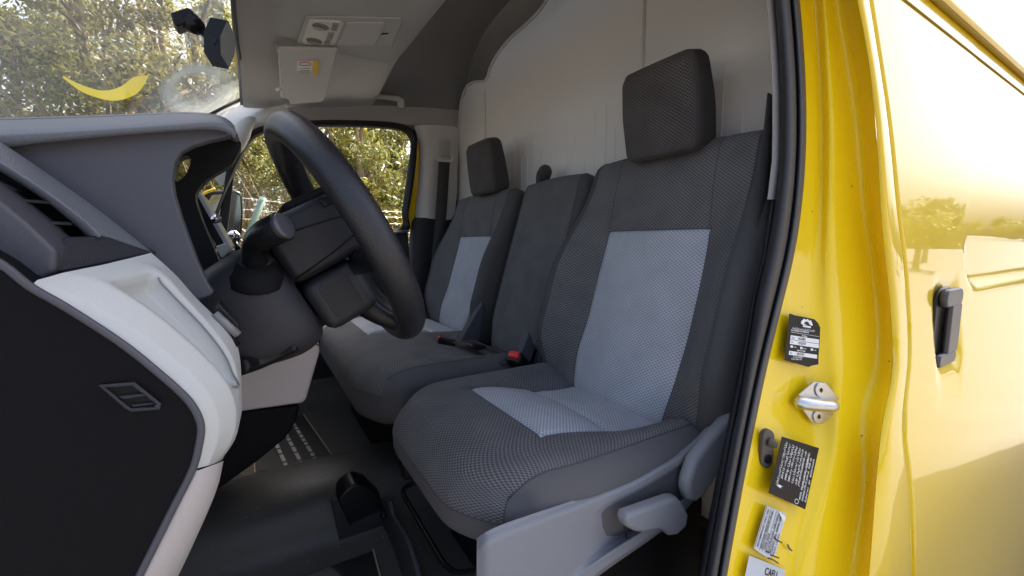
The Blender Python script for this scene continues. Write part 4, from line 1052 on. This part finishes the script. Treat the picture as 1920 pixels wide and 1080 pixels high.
# ================================================================== belts and buckles
def buckle(name, base, axis, label, s=1.0):
    t = empty(name, base, label, "buckle"); ax = nrm(axis); sd = nrm(np.cross(ax, (0, 0, 1))); n3 = np.cross(sd, ax)
    B = basis(ax, sd, n3)
    hs = box("housing", np.array(base), np.array((.062, .034, .026))*s, BLACK, t, bevel=.006*s, rot=B)
    box("release_button", np.array(base)+ax*.031*s+n3*.003*s, np.array((.012, .026, .017))*s, RED, t, bevel=.005*s, rot=B)
    return t
b0 = W(975, 682, Y=.985)
buckle("seat_buckle", b0, (-.62, -.25, .62), "black belt buckle with red button standing beside the driver cushion", 1.35)
prism("buckle_stalk", [W(x, y, Y=1.0) for x, y in ((988, 690), (1002, 652), (1008, 655), (998, 695))], (0, .012, 0), BLACK, drv, bevel=.003)
b1 = W(838, 640, Z=.978)
buckle("seat_buckle", b1, (-.8, .5, .25), "small black buckle with red button lying flat on the bench", .9)
b2 = W(832, 643, Z=.965)
bt = empty("lap_belt", W(900, 655, Z=.96), "black lap belt lying across the passenger bench", "seat belt")
def ribbon3(name, pts, wdir, wid, m, par, th=.0025):
    P = resample(pts, 24); w = nrm(wdir)*wid/2
    return loft(name, [[p-w for p in P], [p+w for p in P]], m, par, solid=th)
ribbon3("webbing", [W(858, 640, Z=.980), W(880, 645, Z=.985), W(900, 652, Z=.982), W(925, 664, Z=.978), W(955, 680, Z=.966)], (1, .1, .1), .042, WEB, bt)
box("slider", W(893, 650, Z=.987), (.050, .040, .014), BLACK, bt, bevel=.005, rot=rotY(.2))
tube("anchor_sleeve", [W(918, 690, Z=.93), W(950, 692, Z=.935)], .014, BLACK, bt, seg=14)
# passenger shoulder belt
pb = empty("shoulder_belt", W(830, 400, Y=2.03), "black shoulder belt hanging from the pale far pillar", "seat belt")
ribbon3("webbing", [W(833, 304, Y=2.035), W(831, 340, Y=2.035), W(827, 400, Y=2.035), W(820, 480, Y=2.03), W(812, 560, Y=2.02), W(806, 620, Y=2.0)], (1, 0, 0), .058, WEB, pb)
prism("guide_slot", [W(x, y, Y=2.062) for x, y in ((829, 262), (844, 262), (843, 294), (827, 294))], (0, -.006, 0), mat("guide_plastic", (.36, .34, .32), .5), pb, bevel=.003)
tube("guide_ring", [W(x, y, Y=2.045) for x, y in ((820, 296), (823, 302), (830, 303), (838, 302), (846, 302), (848, 296), (845, 292))], .008, TRIM, pb, n=24)
# driver's shoulder belt beside the near pillar
nb = empty("shoulder_belt", W(1430, 400, Y=.43), "dark shoulder belt hanging between the driver seat and the door pillar", "seat belt")
ribbon3("webbing", [W(1450, 180, Y=.435), W(1438, 300, Y=.432), W(1428, 420, Y=.43), W(1418, 540, Y=.43), W(1405, 650, Y=.435), W(1390, 760, Y=.44)], (1, .15, 0), .05, WEB, nb)
tube("hook", [W(1408, 538, Y=.425), W(1414, 535, Y=.42), W(1420, 538, Y=.42), W(1421, 548, Y=.42)], .004, BLACK, nb, n=12)

# ================================================================== rear view mirror
rv = empty("rear_view_mirror", W(400, 70, Y=1.30), "black interior mirror on a jointed arm at the windscreen", "mirror")
MY = 1.28
mo = [(398, 62), (402, 46), (412, 38), (424, 40), (432, 46), (438, 60), (441, 82), (441, 100), (436, 118), (430, 128), (424, 126), (406, 98), (398, 82)]
mi = [(413, 68), (425, 41), (431, 45), (437, 60), (441, 84), (440, 102), (434, 118), (429, 127), (414, 102)]
mc = np.array(mi).mean(0)
prism("housing", [W(*(mc+(np.array(q)-mc)*1.10), Y=MY) for q in mi], (-.034, .012, .004), BLACK, rv, bevel=.005, seg=4, angle=50)
mesh("mirror_face", [W(x, y, Y=MY-.0015) for x, y in mi], [tuple(range(len(mi)))], mat("mirror_painted_reflection", (.16, .15, .12), .25), rv, smooth=False)  # flat dull colour stands for the dark reflection in the mirror
tube("arm", [W(412, 84, Y=MY+.008), W(398, 76, Y=MY+.022), W(380, 60, Y=MY+.04), W(366, 48, Y=MY+.05)], [.012, .010, .009, .011], BLACK, rv, n=12, seg=14)
tube("joint", [W(372, 52, Y=MY+.03), W(358, 42, Y=MY+.04)], [.018, .024], BLACK, rv, n=6, seg=16)
prism("mount", [W(x, y, Y=MY+.02) for x, y in ((318, 23), (352, 12), (362, 20), (370, 36), (366, 46), (350, 42), (332, 50), (324, 42))], (0, .05, 0), BLACK, rv, bevel=.005)
prism("dip_tab", [W(x, y, Y=MY+.01) for x, y in ((383, 94), (396, 97), (397, 102), (385, 100))], (0, .015, 0), BLACK, rv, bevel=.002)

# ================================================================== outside mirror beyond the passenger door
sm = empty("door_mirror", W(415, 440, Y=2.32), "black and yellow outside mirror beyond the passenger window", "mirror")
om = [(372, 380), (384, 364), (404, 357), (440, 355), (452, 358), (459, 368), (460, 400), (458, 440), (452, 462), (400, 470), (380, 440)]
prism("housing", [W(x, y, Y=2.40) for x, y in om], (-.12, .16, 0), BLACK, sm, bevel=.02, seg=4, angle=55)
mg = [(386, 384), (398, 366), (440, 362), (450, 368), (452, 400), (450, 436), (444, 456), (402, 462)]
mesh("mirror_face", [W(x, y, Y=2.397) for x, y in mg], [tuple(range(len(mg)))], mat("mirror_smoke", (.38, .40, .38), .08, metal=.85), sm, smooth=False)
tube("yellow_cap", [W(x, y, Y=2.40) for x, y in ((374, 376), (384, 362), (404, 354))], .006, YEL, sm, n=16)
tube("mirror_arm", [W(430, 466, Y=2.40), W(440, 480, Y=2.25), W(446, 486, Y=2.16)], .03, BLACK, sm, n=8)

# ================================================================== stickers on the pillar
def onpil(px, py, off=0.0): return WS(px, py, .3705-off)
def stickerquad(name, corners, m, label, yb):
    c = [WS(x, y, yb) for x, y in corners]; t = empty(name, sum(c)/4, label, "sticker")
    return t, c
def bil(c, s, t, off):
    n3 = nrm(np.cross(c[1]-c[0], c[3]-c[0])); n3 = n3 if n3[1] < 0 else -n3
    return (c[0]*(1-s)+c[1]*s)*(1-t)+(c[3]*(1-s)+c[2]*s)*t+n3*off
def quad_on(name, c, s0, t0, s1, t1, off, m, par):
    return mesh(name, [bil(c, s0, t0, off), bil(c, s1, t0, off), bil(c, s1, t1, off), bil(c, s0, t1, off)], [(0, 1, 2, 3)], m, par, smooth=False)
def line_on(body, c, s, t, h, m, par, align='LEFT', off=.0012, end=.95):
    ex_ = c[1]-c[0]; ey_ = c[0]-c[3]
    return text(body, bil(c, s, t, off), ex_, ey_, h*np.linalg.norm(ey_), m, par, align, fit=(end-s)*np.linalg.norm(ex_))
t, c = stickerquad("service_sticker", [(1479, 588), (1538, 598), (1534, 688), (1469, 679)], STKB, "black oil change sticker with torn corner and handwritten dates", .364)
e_ = [(0, 0), (.08, .0), (.14, .015), (.55, .02), (.80, .03), (.93, .10), (1, .18), (1, .5), (.985, .8), (1, .97), (.80, .985), (.70, 1.03), (.4, 1.0), (.2, .98), (0, .96), (.01, .5)]
sh = mesh("backing", [bil(c, s, q, .0006) for s, q in e_], [tuple(range(len(e_)))], STKB, t, smooth=False)
mesh("peeled_corner", [bil(c, .80, .985, .001), bil(c, .96, .94, .004), bil(c, 1.0, .97, .001)], [(0, 1, 2)], PAPER, t, smooth=False)
em = [(.36, .16), (.38, .10), (.42, .08), (.44, .05), (.50, .07), (.56, .045), (.62, .075), (.67, .06), (.70, .10), (.735, .15), (.72, .175), (.64, .16), (.60, .12), (.54, .10), (.48, .12), (.46, .16), (.56, .175), (.42, .185)]
mesh("emblem", [bil(c, s, q, .0012) for s, q in em], [tuple(range(len(em)))], INKW, t, smooth=False)
quad_on("emblem_plate", c, .43, .19, .68, .225, .0012, INKW, t)
line_on("\u0641\u0631\u064a\u0642 \u0627\u0644\u0645\u0647\u0646\u062f\u0633\u064a\u0646 \u0644\u0625\u0635\u0644\u0627\u062d \u0627\u0644\u0633\u064a\u0627\u0631\u0627\u062a", c, .12, .295, .055, INKW, t)
line_on("EN-1 EXPRESS AUTO REPAIRING", c, .10, .35, .052, INKW, t)
quad_on("rule", c, .10, .37, .95, .376, .0012, INKW, t)
line_on("Oil Change", c, .42, .425, .05, INKW, t)
for t0, t1, s1, w_, hw_ in ((.435, .52, .97, "Date:", "4/12/2024"), (.53, .615, .97, "Km:", "1 9 0 0 0 0"), (.755, .835, .93, "Km:", "20 0 0 0 0")):
    quad_on("field", c, .10, t0, s1, t1, .0011, INKW, t)
    line_on(w_, c, .13, t1-.025, .05, INKB, t, off=.0016); line_on(hw_, c, .32, t1-.015, .075, INKB, t, off=.0016)
for s_, w_ in ((.12, "Oil Filter"), (.40, "Fuel Filter"), (.72, "Air Filter")):
    quad_on("tick_box", c, s_, .64, s_+.07, .685, .0012, INKW, t); line_on(w_, c, s_+.085, .68, .036, INKW, t)
line_on("Next Oil Change", c, .32, .74, .05, INKW, t)
line_on("Tel: +971 4 340 8443", c, .22, .885, .045, INKW, t); line_on("Al Quoz 3, Dubai - U.A.E", c, .18, .925, .042, INKW, t)
# maker's plate sticker: lines run up the pillar
t, c0 = stickerquad("type_plate_sticker", [(1440, 924), (1465, 818), (1535, 840), (1509, 955)], STKB, "black type plate sticker with rows of white print running up the pillar", .358)
c = [c0[0], c0[1], c0[2], c0[3]]          # s runs upwards, t across
mesh("backing", [bil(c, s, q, .0006) for s, q in ((0, 0), (1, 0), (1, 1), (0, 1))], [(0, 1, 2, 3)], STKB, t, smooth=False)
rows = [(.10, .98, "\u0627\u0644\u0637\u0631\u0627\u0632 \u0648\u0633\u0646\u0629 \u0627\u0644\u0635\u0646\u0639 \u0627\u0644\u0645\u062d\u0631\u0643 \u0627\u0644\u0648\u0632\u0646"), (.19, .95, "2019.12 : \u062a\u0627\u0631\u064a\u062e \u0627\u0644\u0635\u0646\u0639"), (.28, .93, "3400 kg : \u0627\u0644\u0648\u0632\u0646 \u0627\u0644\u0627\u062c\u0645\u0627\u0644\u064a"), (.37, .92, "2000 \u0643\u063a\u0645 1750 \u0643\u063a\u0645 \u0627\u0644\u0627\u0645\u0627\u0645\u064a"), (.46, .91, "\u0627\u0644\u0648\u0632\u0646 \u0627\u0644\u0627\u0642\u0635\u0649 \u0639\u0644\u0649 \u0627\u0644\u0645\u062d\u0648\u0631"), (.55, .90, "\u0631\u0642\u0645 \u0627\u0644\u0647\u064a\u0643\u0644 \u0648\u0627\u0644\u0637\u0631\u0627\u0632"), (.64, .88, "JTFLMFCP5L6000166 : \u0631\u0642\u0645"), (.74, .84, "\u0635\u0646\u0639 \u0641\u064a \u0627\u0644\u064a\u0627\u0628\u0627\u0646")]
for q, s1, w_ in rows: line_on(w_, c, .30 if q > .12 else .18, q+.05, .062, INKW, t)
for q, w_, s_ in ((.80, "MODEL  GRH322L-LEMDYV    C/TR/058/FA11", .10), (.88, "ENGINE 2TR-FE 2694 mL  TRIM  FQ20", .10), (.965, "PLANT H11   A01   MADE IN JAPAN", .10)): line_on(w_, c, s_, q, .058, INKW, t)
tube("print_oval", [bil(c, .06+.035*math.cos(a), .72+.05*math.sin(a), .001) for a in np.linspace(0, 2*math.pi, 20)], .0005, INKW, t, seg=4)
mesh("print_arrow", [bil(c, s, q, .0012) for s, q in ((.17, .14), (.20, .19), (.19, .30), (.175, .24), (.15, .26))], [(0, 1, 2, 3, 4)], INKW, t, smooth=False)
# tyre pressure sticker
t, c = stickerquad("tyre_sticker", [(1412, 1027), (1436, 948), (1474, 963), (1452, 1048)], STKW, "scuffed silver tyre pressure sticker with ruled lines", .366)
mesh("backing", [bil(c, s, q, .0006) for s, q in ((0, 0), (1, 0), (1, 1), (.5, .97), (.1, 1), (-.04, .7), (-.03, .3))], [tuple(range(7))], STKW, t, smooth=False)
for q in (.02, .24, .36, .50, .64, .78): quad_on("rule", c, .02, q, .98, q+.015, .0011, INKB, t)
for q, w_ in ((.16, "RECOMMENDED COLD TIRE"), (.33, "INFLATION PRESSURE kPa psi"), (.47, "TIRE SIZE"), (.61, "215/70 R16C 108/106T"), (.75, "FRONT 350  REAR 375"), (.90, "FULL LOAD")): line_on(w_, c, .06, q, .095, INKB, t)
for pts in (((1451, 1006), (1456, 1012), (1466, 1017)), ((1444, 1040), (1452, 1043), (1460, 1046)), ((1436, 1034), (1444, 1036)), ((1440, 1046), (1450, 1050), (1459, 1056))):
    tube("scratch", [WS(x, y, .3655) for x, y in pts], .0012, RUBBER2, t, n=8, seg=5)
mesh("peeled_corner", [bil(c, 1.0, .55, .001), bil(c, .93, 1.0, .001), bil(c, .80, .80, .006)], [(0, 1, 2)], PAPER, t, smooth=False)
# code sticker (its square code is left out)
t, c = stickerquad("code_sticker", [(1404, 1041), (1472, 1068), (1462, 1112), (1394, 1090)], STKW, "pale grey sticker with black letters at the bottom of the pillar", .367)
quad_on("backing", c, 0, 0, 1, 1, .0006, STKW, t)
line_on("CAFU", c, .46, .48, .42, INKB, t)
# chips in the paint
chips = empty("paint_chip", WS(1482, 1030, .366), "dark stone chip in the yellow paint low on the pillar", "chip")
mesh("mark", [WS(x, y, .3645) for x, y in ((1475, 1021), (1478, 1020), (1482, 1028), (1487, 1033), (1484, 1034), (1478, 1029))], [tuple(range(6))], RUBBER2, chips, smooth=False)

# ================================================================== trees, fence
def blob_noise(p, s): return math.sin(p[0]*s+1.3)*math.sin(p[1]*s*1.1+.4)*math.sin(p[2]*s*.9+2.1)
def tree(name, base, h, rx, rz, material, label, nleaf=7000, leaf=.075, trunk=.10, zc=None, lean=0.0, seed=0, group="trees beyond the van"):
    rg = np.random.default_rng(seed+11)
    b = np.array((base[0], base[1], 0.0)); t = empty(name, b, label, "tree", group)
    zc = zc or h*.62
    path = [b, b+np.array((lean*.3, .05, h*.3)), b+np.array((lean*.7, -.05, h*.55)), b+np.array((lean, .03, h*.8))]
    tr = tube("trunk", path, [trunk, trunk*.8, trunk*.55, trunk*.2], BARK, t, n=12, seg=8)
    clumps = []
    for k in range(34):
        a = rg.uniform(0, 2*math.pi); u = rg.uniform(-1, 1); r = rg.uniform(.35, 1)**.5; q = math.sqrt(1-u*u)
        c = b+np.array((lean*.7+rx*r*q*math.cos(a), rx*r*q*math.sin(a), zc+rz*r*u)); clumps.append((c, rg.uniform(.16, .34)*rx))
        if k < 12:
            s = path[1]+(path[3]-path[1])*rg.uniform(0, .9)
            tube("limb", [s, (s+c)/2+rg.normal(0, .08, 3), c], [trunk*.35, trunk*.2, trunk*.05], BARK, t, n=6, seg=5)
    n = nleaf; which = rg.integers(0, len(clumps), n)
    d = rg.normal(0, 1, (n, 3)); d /= np.linalg.norm(d, axis=1)[:, None]; rr = rg.uniform(.2, 1, n)**.5
    cs = np.array([c for c, _ in clumps])[which]; rs = np.array([r for _, r in clumps])[which]
    pos = cs+d*(rr*rs)[:, None]*np.array((1, 1, .8))
    ax = rg.normal(0, 1, (n, 3)); ax /= np.linalg.norm(ax, axis=1)[:, None]
    sd = np.cross(ax, rg.normal(0, 1, (n, 3))); sd /= np.linalg.norm(sd, axis=1)[:, None]
    L = leaf*rg.uniform(.6, 1.3, n)[:, None]; Wd = L*.36
    v = np.stack([pos-ax*L*.5, pos+sd*Wd*.5, pos+ax*L*.5, pos-sd*Wd*.5], 1).reshape(-1, 3)
    me = bpy.data.meshes.new("crown"); me.from_pydata(v.tolist(), [], np.arange(4*n).reshape(-1, 4).tolist()); me.materials.append(material)
    o = bpy.data.objects.new("crown", me); col.objects.link(o); attach(o, t)
    return t
def at(px, Y):      # ground position seen in column px at distance Y
    p = W(px, 455, Y=Y); return (p[0], Y)
TR = [  # px, Y, h, rx, rz, mat, label
    (-150, 7.5, 6.5, 1.5, 2.4, LEAF1, "olive tree at the left edge of the windscreen view"),
    (40, 8.2, 4.6, 1.3, 1.6, LEAF1, "dark olive tree low in the windscreen, left of the sky gap"),
    (225, 7.6, 6.0, 1.1, 2.0, LEAF2, "yellow green tree in the windscreen above the yellow swoosh"),
    (250, 6.6, 3.9, .95, 1.0, LEAF1, "bushy green tree behind the yellow windscreen swoosh"),
    (330, 8.0, 6.3, 1.2, 2.3, LEAF2, "pale leaved tree behind the interior mirror mount"),
    (420, 6.8, 5.2, 1.0, 1.9, LEAF3, "brownish dry tree next to the far windscreen pillar"),
    (560, 6.4, 4.2, 1.0, 1.5, LEAF2, "yellow green tree behind the steering wheel rim"),
    (640, 7.6, 4.6, 1.2, 1.8, LEAF2, "light green tree high in the passenger window"),
    (690, 5.6, 3.4, .95, 1.25, LEAF1, "dense olive tree filling the passenger window's rear half"),
    (730, 5.2, 2.3, .62, .75, LEAF2, "bright yellow green shrub low in the passenger window"),
    (800, 6.4, 3.9, 1.1, 1.6, LEAF1, "olive tree at the rear edge of the passenger window"),
    (470, 9.2, 5.0, 1.5, 2.2, LEAF1, "far dark tree behind the brown dry tree"),
    (120, 10.5, 4.4, 1.9, 1.9, LEAF1, "far dark tree below the sky gap"),
    (600, 10.5, 5.6, 2.0, 2.6, LEAF1, "far dark tree behind the light green tree"),
    (-60, 12.5, 5.2, 2.4, 2.4, LEAF1, "far olive tree at the windscreen's left end, behind the nearer crowns"),
    (290, 12.0, 6.6, 2.4, 3.0, LEAF1, "far olive tree behind the pale leaved tree"),
    (400, 12.5, 7.2, 2.4, 3.4, LEAF2, "tall far yellow green tree behind the windscreen pillar"),
    (720, 12.0, 5.4, 2.4, 2.6, LEAF1, "far olive tree behind the passenger window shrubs"),
]
for i, (px, Y, h, rx, rz, m, lab) in enumerate(TR):
    x, y = at(px, Y)
    tree("tree", (x, y), h, rx, rz, m, lab, nleaf=9000 if Y < 9 else 11000, leaf=.085 if Y > 6 else .07, seed=i, lean=.2*math.sin(i*2.3), trunk=.11)
# dry undergrowth, one tangled mass
rg = np.random.default_rng(5); v, f = [], []
for k in range(2600):
    px = rg.uniform(300, 830); Y = rg.uniform(5.0, 8.5); x, y = at(px, Y)
    a = rg.uniform(0, 2*math.pi); p = np.array((x, y, rg.uniform(0, .8))); q = p+np.array((math.cos(a)*rg.uniform(.2, .9), math.sin(a)*.4, rg.uniform(.3, 1.5)))
    s = np.array((.006, .006, 0)); n0 = len(v); mid = (p+q)/2+rg.normal(0, .12, 3)
    v += [p-s, p+s, mid-s*.7, mid+s*.7, q-s*.3, q+s*.3]; f += [(n0, n0+1, n0+3, n0+2), (n0+2, n0+3, n0+5, n0+4)]
dry = mesh("dry_brush", v, f, DRY, None, smooth=False)
tag(dry, "tangle of dry brown twigs behind the fence", "brush", kind='stuff')
# earth bank behind the trees
bank = [[(x, 13+2*math.sin(x*.3), 0), (x, 14+1.5*math.sin(x*.4), 1.0+.3*math.sin(x*.9)), (x, 17, 2.1+.4*math.sin(x*.5)), (x, 24, 2.4)] for x in np.linspace(-16, 16, 50)]
tag(loft("earth_bank", bank, mat("earth", (.20, .16, .10), .95, bump=(8, .8, 'noise'), var=.35, var_scale=2)), kind='structure')
# barbed wire fence
fe = empty("barbed_wire_fence", (0.6, 4.2, 0), "wire fence with barbed strands and a leaning green post", "fence")
FY = 4.2
def FW_(px, py): return W(px, py, Y=FY)
tube("post", [FW_(458, 470), FW_(466, 440), FW_(494, 370)], .027, POSTM, fe, seg=10)
tube("post", [(FW_(458, 470)[0], FY, 0), FW_(458, 470)], .027, POSTM, fe, seg=10)
tube("post", [(FW_(860, 470)[0], FY, 0), FW_(860, 470), FW_(884, 370)], .027, POSTM, fe, seg=10)
for (ya, yb) in ((372, 398), (393, 408), (411, 420), (431, 437)):
    P = resample([FW_(330, ya-8), FW_(460, ya), FW_(600, (ya+yb)/2+3), FW_(760, yb), FW_(950, yb+6)], 60)
    w_ = tube("wire_strand", P, .003, WIRE, fe, seg=5)
    vs, fs = [], []
    for i in range(2, 60, 2):
        for d in ((.0, .02, .012), (.012, .0, .018), (-.012, .012, .012)):
            n0 = len(vs); p = P[i]; d = np.array(d); vs += [p-d+np.array((.002, 0, 0)), p-d-np.array((.002, 0, 0)), p+d-np.array((.002, 0, 0)), p+d+np.array((.002, 0, 0))]; fs.append((n0, n0+1, n0+2, n0+3))
    mesh("barbs", vs, fs, WIRE, w_, smooth=False)
# chain link below the strands: woven zigzag wires in one mesh
vs, fs = [], []
x0, x1, z0, z1 = FW_(330, 440)[0], FW_(900, 440)[0], .15, FW_(480, 428)[2]
def wireseg(a, b, r=.0028):
    n0 = len(vs); t = nrm(b-a); s1 = nrm(np.cross(t, (0, 1, 0)))*r; s2 = np.array((0, r, 0))
    for p in (a, b):
        for s in (s1, s2, -s1, -s2): vs.append(p+s)
    for k in range(4): fs.append((n0+k, n0+(k+1) % 4, n0+4+(k+1) % 4, n0+4+k))
h = z1-z0
k = x0-h
while k < x1:
    a0, a1 = np.array((k, FY, z0)), np.array((k+h, FY, z1)); wireseg(a0, a1)
    b0_, b1_ = np.array((k, FY+.004, z1)), np.array((k+h, FY+.004, z0)); wireseg(b0_, b1_)
    k += .10
ch = mesh("chain_link_mesh", vs, fs, WIRE, fe, smooth=False); ch["kind"] = "stuff"
# dark tree line on the near side, mirrored in the sliding door
for i in range(5):
    x = 30+i*8.5; y = -7.5-2*math.sin(i*1.9)
    tree("tree", (x, y), 3.6+.9*math.sin(i*2.1), 1.9, 1.3, LEAF1, "distant tree that shows only as a reflection in the sliding door", nleaf=2500, leaf=.30, seed=40+i, trunk=.16, group="trees mirrored in the door")
